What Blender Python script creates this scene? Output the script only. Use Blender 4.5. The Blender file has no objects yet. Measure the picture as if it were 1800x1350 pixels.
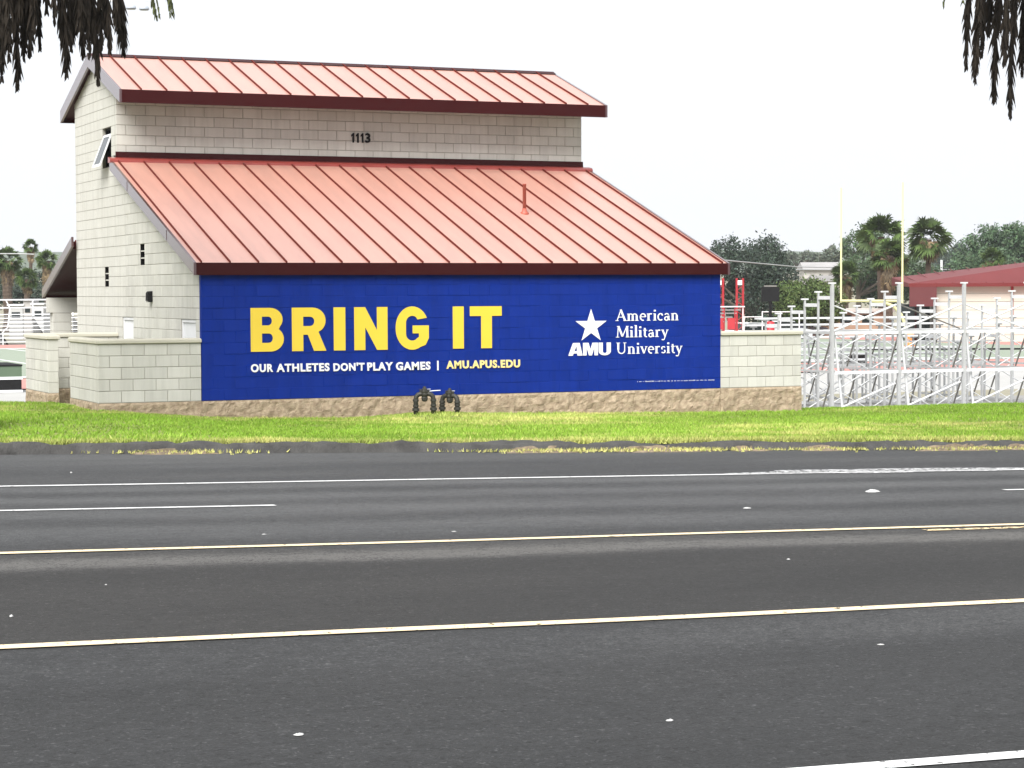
import bpy, math, random
import numpy as np
from mathutils import Matrix, Vector
random.seed(7); RNG = np.random.default_rng(7)
scene = bpy.context.scene; COL = scene.collection
R = math.radians
# ------------------------------------------------------------------ camera (solved from the block coursing: 16 x 8 inch units)
F, YAW, PITCH, ROLL = 3795.6, 0.410222, -0.0428872, -0.00436213
CAM = np.array([-10.1123, -36.9124, 1.9002])
_w = np.array([math.sin(YAW)*math.cos(PITCH), math.cos(YAW)*math.cos(PITCH), math.sin(PITCH)])
_r0 = np.array([math.cos(YAW), -math.sin(YAW), 0.0]); _u0 = np.cross(_r0, _w)
_r = _r0*math.cos(ROLL)+_u0*math.sin(ROLL); _u = -_r0*math.sin(ROLL)+_u0*math.cos(ROLL)
cd = bpy.data.cameras.new('camera'); cam = bpy.data.objects.new('camera', cd); COL.objects.link(cam)
cd.sensor_width = 36; cd.lens = F/1800*36; cd.clip_start = 0.1; cd.clip_end = 6000
cam.matrix_world = Matrix(((_r[0], _u[0], -_w[0], CAM[0]), (_r[1], _u[1], -_w[1], CAM[1]), (_r[2], _u[2], -_w[2], CAM[2]), (0, 0, 0, 1)))
scene.camera = cam
# ------------------------------------------------------------------ overcast sky, weak wide sun, exposure
world = bpy.data.worlds.new('World'); scene.world = world; world.use_nodes = True
wn = world.node_tree; wn.nodes.clear()
wo = wn.nodes.new('ShaderNodeOutputWorld'); bg = wn.nodes.new('ShaderNodeBackground')
sky = wn.nodes.new('ShaderNodeTexSky'); sky.sky_type = 'NISHITA'; sky.sun_disc = False
SUN_EL, SUN_AZ = R(44), R(-141)          # sun high on the left, hidden by cloud; azimuth from +Y towards +X
sky.sun_elevation = SUN_EL; sky.sun_rotation = SUN_AZ; sky.dust_density = 5
sc = wn.nodes.new('ShaderNodeMixRGB'); sc.blend_type = 'MULTIPLY'; sc.inputs[0].default_value = 1; sc.inputs[2].default_value = (.1, .1, .1, 1)
mx = wn.nodes.new('ShaderNodeMixRGB'); mx.inputs[0].default_value = 0.90; mx.inputs[2].default_value = (0.93, 0.955, 1.0, 1)
wn.links.new(sky.outputs[0], sc.inputs[1]); wn.links.new(sc.outputs[0], mx.inputs[1])
wn.links.new(mx.outputs[0], bg.inputs[0]); bg.inputs[1].default_value = 0.28
wn.links.new(bg.outputs[0], wo.inputs[0])
sd = bpy.data.lights.new('sun', 'SUN'); sd.energy = 1.5; sd.angle = R(38); sd.color = (1.0, .98, .945)
sun = bpy.data.objects.new('sun', sd); COL.objects.link(sun); sun.location = (-20, -10, 40)
_sdir = Vector((math.sin(SUN_AZ)*math.cos(SUN_EL), math.cos(SUN_AZ)*math.cos(SUN_EL), math.sin(SUN_EL)))
sun.rotation_euler = _sdir.to_track_quat('Z', 'Y').to_euler()
scene.view_settings.view_transform = 'Standard'; scene.view_settings.look = 'None'
scene.view_settings.exposure = 2.1; scene.view_settings.gamma = 1
scene.render.resolution_x = 1024; scene.render.resolution_y = 768

# ------------------------------------------------------------------ helpers
def ray(x, y): return _w + _r*(x-900)/F + _u*(675-y)/F
def at(x, y, axis, val):
    d = ray(x, y); return CAM + d*((val-CAM[axis])/d[axis])
def at_depth(x, y, z): return CAM + ray(x, y)*z

def P(c): return (c[0], c[1], c[2], 1)
def mat(name, col, rough=.8, col2=None, scale=6., amp=.5, bump=0., bscale=60., metal=0., spec=.5, coat=0., rnd=0., detail=4., attr=None, stretch=None, coat_rough=.1, ior=1.5, streak=None):
    m = bpy.data.materials.new(name); m.use_nodes = True; nt = m.node_tree; b = nt.nodes['Principled BSDF']
    b.inputs['Roughness'].default_value = rough; b.inputs['Metallic'].default_value = metal
    b.inputs['Specular IOR Level'].default_value = spec; b.inputs['Coat Weight'].default_value = coat; b.inputs['Coat Roughness'].default_value = coat_rough
    b.inputs['IOR'].default_value = ior
    tc = nt.nodes.new('ShaderNodeTexCoord'); n = nt.nodes.new('ShaderNodeTexNoise'); n.inputs['Scale'].default_value = scale; n.inputs['Detail'].default_value = detail
    src = tc.outputs['Object']
    if rnd or True:
        geo = nt.nodes.new('ShaderNodeNewGeometry'); src = geo.outputs['Position']
    if stretch:
        mp = nt.nodes.new('ShaderNodeMapping'); mp.inputs['Scale'].default_value = stretch; nt.links.new(src, mp.inputs[0]); src = mp.outputs[0]
    nt.links.new(src, n.inputs['Vector'])
    cr = nt.nodes.new('ShaderNodeMapRange'); cr.inputs[1].default_value = .5-amp*.5; cr.inputs[2].default_value = .5+amp*.5
    nt.links.new(n.outputs[0], cr.inputs[0])
    mixn = nt.nodes.new('ShaderNodeMixRGB'); mixn.inputs[1].default_value = P(col); mixn.inputs[2].default_value = P(col2 or tuple(min(1, c*.75) for c in col))
    nt.links.new(cr.outputs[0], mixn.inputs[0]); out = mixn.outputs[0]
    if streak:
        m3 = nt.nodes.new('ShaderNodeMapping'); m3.inputs['Scale'].default_value = streak[1]; nt.links.new(geo.outputs['Position'], m3.inputs[0])
        n3 = nt.nodes.new('ShaderNodeTexNoise'); n3.inputs['Scale'].default_value = 1.; n3.inputs['Detail'].default_value = 6; n3.inputs['Roughness'].default_value = .65; nt.links.new(m3.outputs[0], n3.inputs['Vector'])
        r3 = nt.nodes.new('ShaderNodeMapRange'); r3.inputs[1].default_value = .36; r3.inputs[2].default_value = .56; r3.inputs[3].default_value = streak[0]; r3.inputs[4].default_value = 1.; nt.links.new(n3.outputs[0], r3.inputs[0])
        x3 = nt.nodes.new('ShaderNodeMixRGB'); x3.blend_type = 'MULTIPLY'; x3.inputs[0].default_value = 1; nt.links.new(out, x3.inputs[1]); nt.links.new(r3.outputs[0], x3.inputs[2]); out = x3.outputs[0]
    if attr:
        a = nt.nodes.new('ShaderNodeAttribute'); a.attribute_name = attr
        mu = nt.nodes.new('ShaderNodeMixRGB'); mu.blend_type = 'MULTIPLY'; mu.inputs[0].default_value = 1
        nt.links.new(out, mu.inputs[1]); nt.links.new(a.outputs[0], mu.inputs[2]); out = mu.outputs[0]
    if rnd:
        oi = nt.nodes.new('ShaderNodeObjectInfo'); mr = nt.nodes.new('ShaderNodeMapRange'); mr.inputs[3].default_value = 1-rnd; mr.inputs[4].default_value = 1+rnd
        nt.links.new(oi.outputs['Random'], mr.inputs[0]); hs = nt.nodes.new('ShaderNodeHueSaturation')
        nt.links.new(mr.outputs[0], hs.inputs['Value']); nt.links.new(out, hs.inputs['Color']); out = hs.outputs[0]
    nt.links.new(out, b.inputs['Base Color'])
    if bump:
        n2 = nt.nodes.new('ShaderNodeTexNoise'); n2.inputs['Scale'].default_value = bscale; n2.inputs['Detail'].default_value = 5
        nt.links.new(src, n2.inputs['Vector']); bp = nt.nodes.new('ShaderNodeBump'); bp.inputs['Strength'].default_value = bump; bp.inputs['Distance'].default_value = .02
        nt.links.new(n2.outputs[0], bp.inputs['Height']); nt.links.new(bp.outputs[0], b.inputs['Normal'])
    return m

class MB:
    def __init__(s): s.v = []; s.f = []
    def add(s, v, f):
        o = len(s.v); s.v += [tuple(p) for p in v]; s.f += [tuple(i+o for i in q) for q in f]; return s
    def box(s, x0, x1, y0, y1, z0, z1):
        return s.add([(x0,y0,z0),(x1,y0,z0),(x1,y1,z0),(x0,y1,z0),(x0,y0,z1),(x1,y0,z1),(x1,y1,z1),(x0,y1,z1)],
                     [(0,3,2,1),(4,5,6,7),(0,1,5,4),(1,2,6,5),(2,3,7,6),(3,0,4,7)])
    def obox(s, c, ax, ay, az):
        c, ax, ay, az = map(np.array, (c, ax, ay, az)); v = [c+sx*ax+sy*ay+sz*az for sz in (-1,1) for sy in (-1,1) for sx in (-1,1)]
        return s.add(v, [(0,2,3,1),(4,5,7,6),(0,1,5,4),(1,3,7,5),(3,2,6,7),(2,0,4,6)])
    def prism(s, poly, axis, a, b):
        # poly: 2D points in the two other axes (in order), extruded from a to b along axis
        def mk(p, t): q = list(p); q.insert(axis, t); return tuple(q)
        n = len(poly); v = [mk(p, a) for p in poly]+[mk(p, b) for p in poly]
        return s.add(v, [tuple(range(n))[::-1], tuple(range(n, 2*n))]+[(i, (i+1) % n, n+(i+1) % n, n+i) for i in range(n)])
    def tube(s, pts, rad, n=8, caps=True):
        pts = [np.array(p, float) for p in pts]
        if not hasattr(rad, '__len__'): rad = [rad]*len(pts)
        rings = []; prev = None
        for i, p in enumerate(pts):
            d = pts[min(i+1, len(pts)-1)]-pts[max(i-1, 0)]; d = d/(np.linalg.norm(d)+1e-9)
            if prev is None:
                a = np.array((0,0,1.)) if abs(d[2]) < .9 else np.array((1.,0,0)); e1 = np.cross(d, a)
            else: e1 = prev-d*np.dot(prev, d)
            e1 /= np.linalg.norm(e1); prev = e1; e2 = np.cross(d, e1)
            rings.append([p+rad[i]*(math.cos(2*math.pi*k/n)*e1+math.sin(2*math.pi*k/n)*e2) for k in range(n)])
        v = [q for r_ in rings for q in r_]; f = []
        for i in range(len(pts)-1):
            for k in range(n): f.append((i*n+k, i*n+(k+1) % n, (i+1)*n+(k+1) % n, (i+1)*n+k))
        if caps: f += [tuple(range(n))[::-1], tuple(range((len(pts)-1)*n, len(pts)*n))]
        return s.add(v, f)
    def lathe(s, c, prof, axis=2, n=12):
        # profile [(r, h)] about an axis through c
        v = []; 
        for r_, h in prof:
            for k in range(n):
                a = 2*math.pi*k/n; q = [r_*math.cos(a), r_*math.sin(a)]; q.insert(axis, h); v.append((c[0]+q[0], c[1]+q[1], c[2]+q[2]))
        m = len(prof); f = [(i*n+k, i*n+(k+1) % n, (i+1)*n+(k+1) % n, (i+1)*n+k) for i in range(m-1) for k in range(n)]
        f += [tuple(range(n))[::-1], tuple(range((m-1)*n, m*n))]
        return s.add(v, f)
    def quad(s, a, b, c, d): return s.add([a, b, c, d], [(0,1,2,3)])
    def data(s, name):
        me = bpy.data.meshes.new(name); me.from_pydata([tuple(map(float, p)) for p in s.v], [], s.f); me.update(); return me
    def build(s, name, m, parent=None, smooth=False): return link(name, s.data(name), m, parent, smooth)
def link(name, me, m=None, parent=None, smooth=False, loc=None):
    o = bpy.data.objects.new(name, me); COL.objects.link(o)
    if m is not None and not me.materials: me.materials.append(m)
    if smooth: me.polygons.foreach_set('use_smooth', [True]*len(me.polygons))
    if loc is not None: o.location = loc
    if parent is not None:
        o.parent = parent
        if parent.type == 'EMPTY' and parent.get('_w'): o.matrix_parent_inverse = Matrix.Translation(-parent.location)
    return o
def thing(name, loc, label, cat, group=None, rz=0, local=False):
    o = bpy.data.objects.new(name, None); COL.objects.link(o); o.location = loc; o.rotation_euler.z = rz; o.empty_display_size = .2
    if not local: o['_w'] = 1        # parts are modelled in world coordinates
    return tag(o, label, cat, group)
def tag(o, label, cat, group=None):
    o['label'] = label; o['category'] = cat
    if group: o['group'] = group
    return o
def kind(o, k): o['kind'] = k; return o
def copy_tree(o, parent=None):
    c = o.copy(); COL.objects.link(c); c.parent = parent
    for ch in list(o.children): copy_tree(ch, c)
    return c
def np_mesh(name, V, FC, cols=None):
    """V (n,3), FC (m,k) index arrays; cols (n,3) point colours -> mesh"""
    me = bpy.data.meshes.new(name); V = np.asarray(V, np.float32); FC = np.asarray(FC, np.int32); m, k = FC.shape
    me.vertices.add(len(V)); me.vertices.foreach_set('co', V.ravel())
    me.loops.add(m*k); me.loops.foreach_set('vertex_index', FC.ravel())
    me.polygons.add(m); me.polygons.foreach_set('loop_start', np.arange(0, m*k, k, dtype=np.int32)); me.polygons.foreach_set('loop_total', np.full(m, k, np.int32))
    me.update(calc_edges=True)
    if cols is not None:
        a = me.attributes.new('tone', 'FLOAT_COLOR', 'POINT'); a.data.foreach_set('color', np.c_[cols, np.ones(len(cols))].astype(np.float32).ravel())
    return me
def grid_sheet(name, xs, ys, zf, m, k='structure', smooth=True):
    X, Y = np.meshgrid(xs, ys); Z = zf(X, Y); V = np.c_[X.ravel(), Y.ravel(), Z.ravel()]; nx, ny = len(xs), len(ys)
    i = np.arange(nx-1)[None, :]+np.arange(ny-1)[:, None]*nx; i = i.ravel(); FC = np.c_[i, i+1, i+nx+1, i+nx]
    o = link(name, np_mesh(name, V, FC), m, None, smooth); return kind(o, k)
def vnoise(X, Y, s, seed=0):
    """cheap smooth value noise"""
    X = np.asarray(X)*s+seed*17.3; Y = np.asarray(Y)*s+seed*9.1
    def h(i, j): q = np.sin(i*127.1+j*311.7+seed)*43758.5453; return q-np.floor(q)
    i, j = np.floor(X), np.floor(Y); u, v = X-i, Y-j; u = u*u*(3-2*u); v = v*v*(3-2*v)
    return (h(i,j)*(1-u)+h(i+1,j)*u)*(1-v)+(h(i,j+1)*(1-u)+h(i+1,j+1)*u)*v

# ------------------------------------------------------------------ materials
CMU = mat('concrete_block', (.56,.555,.515), .92, (.49,.48,.435), 1.4, .8, .5, 90, rnd=.07, streak=(.90, (6,6,.55)))
MORTAR = mat('mortar', (.37,.355,.315), .95, (.27,.255,.225), 2.2, .9, .4, 120)
CAPM = mat('cast_cap', (.52,.50,.42), .9, (.42,.40,.33), 2.5, .8, .3, 60)
SPLIT = mat('split_face', (.45,.36,.255), .95, (.25,.185,.125), 11, .45, 1., 45)
ROOF = mat('roof_metal', (.53,.24,.17), .5, (.47,.205,.145), .7, .9, .05, 3., spec=1., coat=1., coat_rough=.48, ior=1.9, streak=(.86, (5,.5,.5)))
ROOF.node_tree.nodes['Principled BSDF'].inputs['Coat IOR'].default_value = 1.75
SEAMM = mat('roof_seam', (.13,.018,.012), .7, (.10,.015,.01), 3, .6, spec=.15)
TRIM = mat('maroon_trim', (.036,.0040,.0045), .42, (.030,.0036,.004), 2, .6, .04, 4., spec=.14)
RAKE = mat('rake_metal', (.055,.010,.012), .28, (.045,.008,.01), 2, .6, .04, 4., spec=.7, coat=1., coat_rough=.18, ior=1.6)
BLUE = mat('mural_blue', (.0035,.024,.225), .7, (.003,.021,.20), 1.5, .8, .12, 180, spec=.12, streak=(.86, (4,4,.5)))
YEL = mat('mural_yellow', (.74,.54,.045), .6, (.69,.495,.04), 2, .8, .1, 180)
WHT = mat('mural_white', (.80,.80,.80), .6, (.74,.74,.75), 2, .8, .1, 180)
CRM = mat('mural_pale_gold', (.82,.66,.27), .6, (.78,.62,.25), 2, .8)
DARK = mat('dark_void', (.008,.008,.008), .95, (.012,.012,.012), 5, spec=.05)
BLACK = mat('black_paint', (.010,.010,.011), .7, (.014,.014,.014), 8, spec=.12)
WPAINT = mat('white_paint', (.74,.75,.76), .5, (.68,.69,.70), 4)
ALU = mat('aluminium', (.72,.73,.74), .45, (.60,.61,.62), 5, .7, metal=.1)
ALUD = mat('weathered_steel', (.22,.21,.19), .6, (.15,.145,.135), 6, .7, metal=.3)
POSTM = mat('dull_aluminium', (.50,.51,.515), .5, (.38,.385,.39), 4, .7, metal=.15)
IRON = mat('cast_iron', (.026,.026,.021), .5, (.05,.048,.04), 22, .7, .3, 80, metal=.2)
GLASS = mat('dark_glass', (.012,.018,.018), .10, (.018,.024,.024), 2, spec=.5)
REDP = mat('red_paint', (.42,.02,.03), .5, (.34,.018,.025), 4)

# ------------------------------------------------------------------ terrain
_hx = [-60, 0, 7.8, 11.27, 15.4, 22., 27, 36.9]; _hv = [1.95, 1.95, 1.95, 1.9, 1.92, 2.08, 2.2, 2.28]
def road_z(X, Y):
    Yp = Y-CAM[1]; g = np.interp(Yp, [0, 22, 36.9], [.0235, .0235, .014])
    Xc = np.clip(X, -45, 60)
    return 1.9-np.interp(Yp, _hx, _hv)-g*(Xc-(CAM[0]+.435*Yp))
def curb_y(X): return -9.0-(np.clip(X, -40, 45)+5.1)*.135 + (vnoise(X, X*0, .9, 3)-.5)*.22
_wx = [-40, -8, -4, -1.84, 0, 3, 5.9, 10.4, 12.2, 17.6, 30, 60]; _wz = [.5, .03, -.05, -.124, -.305, -.388, -.395, -.48, -.495, -.515, -.75, -1.2]
PIPE_XY = (at(768, 726, 1, -.9)[0], -.9)
def lawn_z(X, Y):
    X, Y = np.broadcast_arrays(np.asarray(X, float), np.asarray(Y, float)); cy = curb_y(X); zc = road_z(X, cy)+.10; zw = np.interp(X, _wx, _wz)
    t = np.clip((Y-cy)/(0-cy), 0, 1); z = zc+(zw-zc)*t
    z = z+.085*np.exp(-(((X-PIPE_XY[0])/1.0)**2+((Y-PIPE_XY[1])/.9)**2))
    z = z+(vnoise(X, Y, .8, 1)-.5)*.05*np.sin(np.pi*np.clip(t, 0, 1))
    drop = np.where(X > 12.5, np.clip((Y-.6)/5, 0, 1), np.clip((Y-3.)/7, 0, 1))
    return z-drop*np.maximum(z+1.0, 0)
def ground_z(X, Y):
    a = np.clip((Y-8)/22, 0, 1); base = -1.0-.8*a
    near = np.where(Y < -8, road_z(X, np.minimum(Y, -8))-.25, lawn_z(X, np.clip(Y, -8, 12))-.12)
    t = np.clip((Y-1)/9, 0, 1); z = near*(1-t)+base*t
    far = np.clip((Y-230)/300, 0, 1); return z+far*far*9
GROUND = mat('dry_ground', (.30,.27,.21), .95, (.22,.21,.14), .25, .8, .4, 5)
xs = np.concatenate([np.linspace(-500, -60, 22), np.linspace(-56, 80, 100), np.linspace(90, 1000, 40)]); ys = np.concatenate([np.linspace(-160, -48, 12), np.linspace(-46, 34, 90), np.linspace(40, 260, 40), np.linspace(280, 910, 30)])
grid_sheet('ground', xs, ys, ground_z, GROUND)

# asphalt: worn wheel tracks run along X, sand band beside the far yellow line
def asphalt():
    m = bpy.data.materials.new('asphalt'); m.use_nodes = True; nt = m.node_tree; N = nt.nodes; Lk = nt.links; b = N['Principled BSDF']
    g = N.new('ShaderNodeNewGeometry'); sep = N.new('ShaderNodeSeparateXYZ'); Lk.new(g.outputs['Position'], sep.inputs[0])
    def noise(scale, det=3, st=None, rough=.6):
        n = N.new('ShaderNodeTexNoise'); n.inputs['Scale'].default_value = scale; n.inputs['Detail'].default_value = det; n.inputs['Roughness'].default_value = rough
        mp = N.new('ShaderNodeMapping'); mp.inputs['Scale'].default_value = st or (1,1,1); Lk.new(g.outputs['Position'], mp.inputs[0]); Lk.new(mp.outputs[0], n.inputs['Vector']); return n.outputs[0]
    def math_(op, a, b_=None, c=None, clamp=False):
        n = N.new('ShaderNodeMath'); n.operation = op; n.use_clamp = clamp
        for k, q in enumerate((a, b_, c)):
            if q is None: continue
            if hasattr(q, 'is_linked'): Lk.new(q, n.inputs[k])
            else: n.inputs[k].default_value = q
        return n.outputs[0]
    # Y profile of wear along the lanes
    ramp = N.new('ShaderNodeFloatCurve'); c = ramp.mapping.curves[0]
    wob = math_('MULTIPLY', math_('SUBTRACT', noise(.25, 2, (1, .4, 1)), .5), .8)
    yy = math_('ADD', sep.outputs[1], wob); u_ = math_('DIVIDE', math_('ADD', yy, 36.), 28.)
    prof = [(-36, .47), (-30.5, .46), (-29.3, .42), (-28.2, .47), (-27.3, .43), (-26.2, .55), (-25.4, .44), (-23.5, .42), (-22.4, .50), (-21.9, .53), (-21.2, .56), (-20.2, .66), (-19.4, .55), (-18.6, .68), (-17.6, .58), (-16.9, .70), (-16.2, .57), (-15.5, .70), (-14.5, .56), (-12, .60), (-9.5, .66), (-8, .66)]
    while len(c.points) < len(prof): c.points.new(.5, .5)
    for p, (y, v) in zip(c.points, prof): p.location = ((y+36)/28, .5+(v-.52)*1.75); p.handle_type = 'AUTO'
    ramp.mapping.update(); Lk.new(u_, ramp.inputs[1])
    big = noise(.6, 4, (.25, 1, 1)); fine = noise(55, 3, None, .75); mid = noise(14, 6, (.6, 1, 1), .8)
    v = math_('ADD', ramp.outputs[0], math_('MULTIPLY', math_('SUBTRACT', big, .5), .50))
    v = math_('ADD', v, math_('MULTIPLY', math_('SUBTRACT', fine, .5), 1.0)); v = math_('ADD', v, math_('MULTIPLY', math_('SUBTRACT', mid, .5), .75))
    # gritty pale band just this side of the far yellow line
    d = math_('DIVIDE', math_('ADD', math_('ADD', sep.outputs[1], 22.35), math_('MULTIPLY', wob, .5)), .26)
    band = math_('POWER', 2.718, math_('MULTIPLY', math_('MULTIPLY', d, d), -1.0)); grit = math_('GREATER_THAN', math_('ADD', fine, math_('MULTIPLY', mid, .6)), .74)
    v = math_('ADD', v, math_('MULTIPLY', math_('MULTIPLY', band, math_('ADD', grit, .35)), .5))
    # light chips scattered
    chips = math_('GREATER_THAN', noise(34, 2), .645); v = math_('ADD', v, math_('MULTIPLY', chips, .30)); pits = math_('LESS_THAN', noise(27, 2, (.8, 1, 1)), .37); v = math_('SUBTRACT', v, math_('MULTIPLY', pits, .24))
    cr = N.new('ShaderNodeValToRGB'); e = cr.color_ramp.elements; e[0].position = .1; e[0].color = (.011,.011,.0105,1); e[1].position = 1.; e[1].color = (.095,.0945,.094,1)
    k = e.new(.5); k.color = (.029,.029,.0293,1); Lk.new(v, cr.inputs[0])
    cl = math_('MULTIPLY', math_('GREATER_THAN', yy, -25.7), math_('LESS_THAN', yy, -21.8)); tn = N.new('ShaderNodeMixRGB'); tn.inputs[1].default_value = (.965, 1., 1.03, 1); tn.inputs[2].default_value = (1.05, 1., .925, 1)
    Lk.new(math_('ADD', math_('MULTIPLY', cl, .6), math_('MULTIPLY', big, .4)), tn.inputs[0]); tm = N.new('ShaderNodeMixRGB'); tm.blend_type = 'MULTIPLY'; tm.inputs[0].default_value = 1
    Lk.new(cr.outputs[0], tm.inputs[1]); Lk.new(tn.outputs[0], tm.inputs[2]); Lk.new(tm.outputs[0], b.inputs['Base Color'])
    b.inputs['Roughness'].default_value = .82; b.inputs['Specular IOR Level'].default_value = .35
    bp = N.new('ShaderNodeBump'); bp.inputs['Strength'].default_value = .55; bp.inputs['Distance'].default_value = .012; Lk.new(fine, bp.inputs['Height']); Lk.new(bp.outputs[0], b.inputs['Normal'])
    return m
ASPH = asphalt()
xs = np.concatenate([np.linspace(-160, -26, 20), np.arange(-25, 40, .4), np.linspace(41, 200, 20)])
nx = len(xs); rows = np.linspace(0, 1, 60); V = []
for t in rows:
    ye = curb_y(xs)+.06; y = -48+(ye+48)*t; V.append(np.c_[xs, y, road_z(xs, y)])
V = np.concatenate(V); i = (np.arange(nx-1)[None, :]+np.arange(len(rows)-1)[:, None]*nx).ravel()
road = kind(link('road', np_mesh('road', V, np.c_[i, i+1, i+nx+1, i+nx]), ASPH, None, True), 'structure')
# painted lines (worn: the paint breaks up where the asphalt shows through)
def paint(name, col, wear):
    m = mat(name, col, .7, tuple(c*.86 for c in col), 9, .7, .2, 70); nt = m.node_tree; b = nt.nodes['Principled BSDF']
    n = nt.nodes.new('ShaderNodeTexNoise'); n.inputs['Scale'].default_value = 16; n.inputs['Detail'].default_value = 6; n.inputs['Roughness'].default_value = .75
    g = nt.nodes.new('ShaderNodeNewGeometry'); nt.links.new(g.outputs['Position'], n.inputs['Vector'])
    t = nt.nodes.new('ShaderNodeMapRange'); t.inputs[1].default_value = wear; t.inputs[2].default_value = wear+.05; nt.links.new(n.outputs[0], t.inputs[0])
    nt.links.new(t.outputs[0], b.inputs['Alpha']); return m
LINEW = paint('line_white', (.76,.76,.75), .37); LINEY = paint('line_yellow', (.85,.68,.43), .365); LINEYW = paint('line_yellow_worn', (.78,.60,.34), .46)
def stripe(name, y, w, x0, x1, m, dy=None):
    xs = np.arange(x0, x1+.01, .25); yy = y+(vnoise(xs, xs*0, .35, 5)-.5)*.05
    V = np.concatenate([np.c_[xs, yy-w/2, road_z(xs, yy-w/2)+.006], np.c_[xs, yy+w/2, road_z(xs, yy+w/2)+.006]]); n = len(xs); i = np.arange(n-1)
    return link(name, np_mesh(name, V, np.c_[i, i+1, i+n+1, i+n]), m, road)
stripe('edge_line', -29.31, .12, -60, 60, LINEW); stripe('centre_lane_line', -25.68, .12, -60, 60, LINEY); stripe('centre_lane_line', -21.63, .11, -60, 60, LINEY)
x_d = at(520, 886, 1, -17.95)[0]; x_d2 = at(1763, 863, 1, -17.95)[0]
stripe('lane_dash', -17.97, .11, -60, x_d, LINEW); stripe('lane_dash', -17.97, .11, x_d2, x_d2+3.6, LINEW); stripe('edge_line', -14.93, .13, -60, 60, LINEW)
x_y = at(1625, 932, 1, -21.85)[0]; stripe('centre_dash', -21.86, .10, x_y, x_y+4, LINEYW)
# chalky spill on the edge line (a stain with its own outline)
SPILL = paint('pale_spill', (.56,.56,.56), .47)
def blob_sheet(name, cx, cy, rx, ry, m, zf, lift, parent=None, seed=0, n=40):
    a = np.linspace(0, 2*np.pi, n, endpoint=False); rr = 1+.35*(vnoise(np.cos(a)*2, np.sin(a)*2, 1.3, seed)-.5)*2
    X = cx+rx*np.cos(a)*rr; Y = cy+ry*np.sin(a)*rr; V = [(cx, cy, float(zf(np.array(cx), np.array(cy)))+lift)]+[(x, y, float(zf(np.array(x), np.array(y)))+lift) for x, y in zip(X, Y)]
    mb = MB(); mb.add(V, [(0, 1+i, 1+(i+1) % n) for i in range(n)]); return mb.build(name, m, parent)
q = at(1560, 831, 1, -14.9); blob_sheet('pale_spill', q[0], -14.78, 1.9, .33, SPILL, road_z, .009, road, 4)

# crumbling asphalt berm along the lawn
BERM = mat('old_asphalt', (.075,.073,.070), .9, (.026,.025,.024), 4, .6, 1., 25)
xs = np.arange(-30, 40, .07); cy = curb_y(xs); hgt = .105+.05*vnoise(xs, xs*0, .55, 8)-np.where(xs > 3.5, .055*vnoise(xs, xs*0, .8, 15), 0); z0 = road_z(xs, cy)
prof = [(.0, -.05), (.015, 0.0), (.05, .75), (.10, 1.), (.22, 1.02), (.34, .8), (.42, -.2)]
V = np.concatenate([np.c_[xs, cy+o+(vnoise(xs, xs*0+k, 3.1, 2)-.5)*.05, z0+h*hgt+((vnoise(xs, xs*0+k*7., 2.3, 6)-.5)*.05+(vnoise(xs, xs*0+k*3., 7.7, 16)-.5)*.04)*(h > .1)] for k, (o, h) in enumerate(prof)])
n = len(xs); i = (np.arange(n-1)[None, :]+np.arange(len(prof)-1)[:, None]*n).ravel()
kind(link('kerb', np_mesh('kerb', V, np.c_[i, i+1, i+n+1, i+n]), BERM), 'structure')
# lawn sheet and dirt
SOIL = mat('lawn_soil', (.15,.20,.04), .95, (.26,.24,.09), 1.6, .7, .6, 30)
xs = np.concatenate([np.linspace(-60, -22, 20), np.arange(-21, 32, .3), np.linspace(33, 60, 14)]); nx = len(xs); rows = np.linspace(0, 1, 46); V = []
for t in rows:
    y0 = curb_y(xs)+.30; y1 = np.where(xs > 12.5, 2.5, 6.); y = y0+(y1-y0)*t; V.append(np.c_[xs, y, lawn_z(xs, y)])
V = np.concatenate(V); i = (np.arange(nx-1)[None, :]+np.arange(len(rows)-1)[:, None]*nx).ravel()
kind(link('lawn', np_mesh('lawn', V, np.c_[i, i+1, i+nx+1, i+nx]), SOIL, None, True), 'structure')
# grass blades
def blades(n, xr, yf, hmin, hmax, dryf, seed, zf=None, spots=None):
    rg = np.random.default_rng(seed); X = rg.uniform(xr[0], xr[1], n) if spots is None else np.array(spots)[rg.integers(0, len(spots), n)]+rg.normal(0, .5, n); Y = yf(X, rg)
    ok = ~((X > -1.95) & (X < 12.3) & (Y > -.06)); X, Y = X[ok], Y[ok]; n = len(X)
    Z = (zf or lawn_z)(X, Y)-.006; k = 3
    X = np.repeat(X, k)+rg.normal(0, .012, n*k); Y = np.repeat(Y, k)+rg.normal(0, .012, n*k); Z = np.repeat(Z, k); n *= k
    pat = vnoise(X, Y, .55, 11)*.6+vnoise(X, Y, 2.3, 12)*.4; h = rg.uniform(hmin, hmax, n)*(.6+.8*pat); a = rg.uniform(0, np.pi*2, n); w = rg.uniform(.005, .011, n)
    lx, ly = rg.normal(0, .45, n)*h, rg.normal(0, .45, n)*h; c, s_ = np.cos(a)*w, np.sin(a)*w
    V = np.empty((n, 3, 3)); V[:, 0] = np.c_[X-c, Y-s_, Z]; V[:, 1] = np.c_[X+c, Y+s_, Z]; V[:, 2] = np.c_[X+lx, Y+ly, Z+h]
    dry = np.clip(dryf(X, Y)+rg.normal(0, .16, n), 0, 1)[:, None]; br = rg.uniform(.75, 1.2, n)[:, None]*(.7+.6*pat[:, None])
    ca = np.array((.185,.335,.026)); cb = np.array((.58,.53,.20)); C = ((1-dry)*ca+dry*cb)*br; C = np.repeat(C, 3, 0)
    return V.reshape(-1, 3), np.arange(n*3).reshape(-1, 3), C
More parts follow.
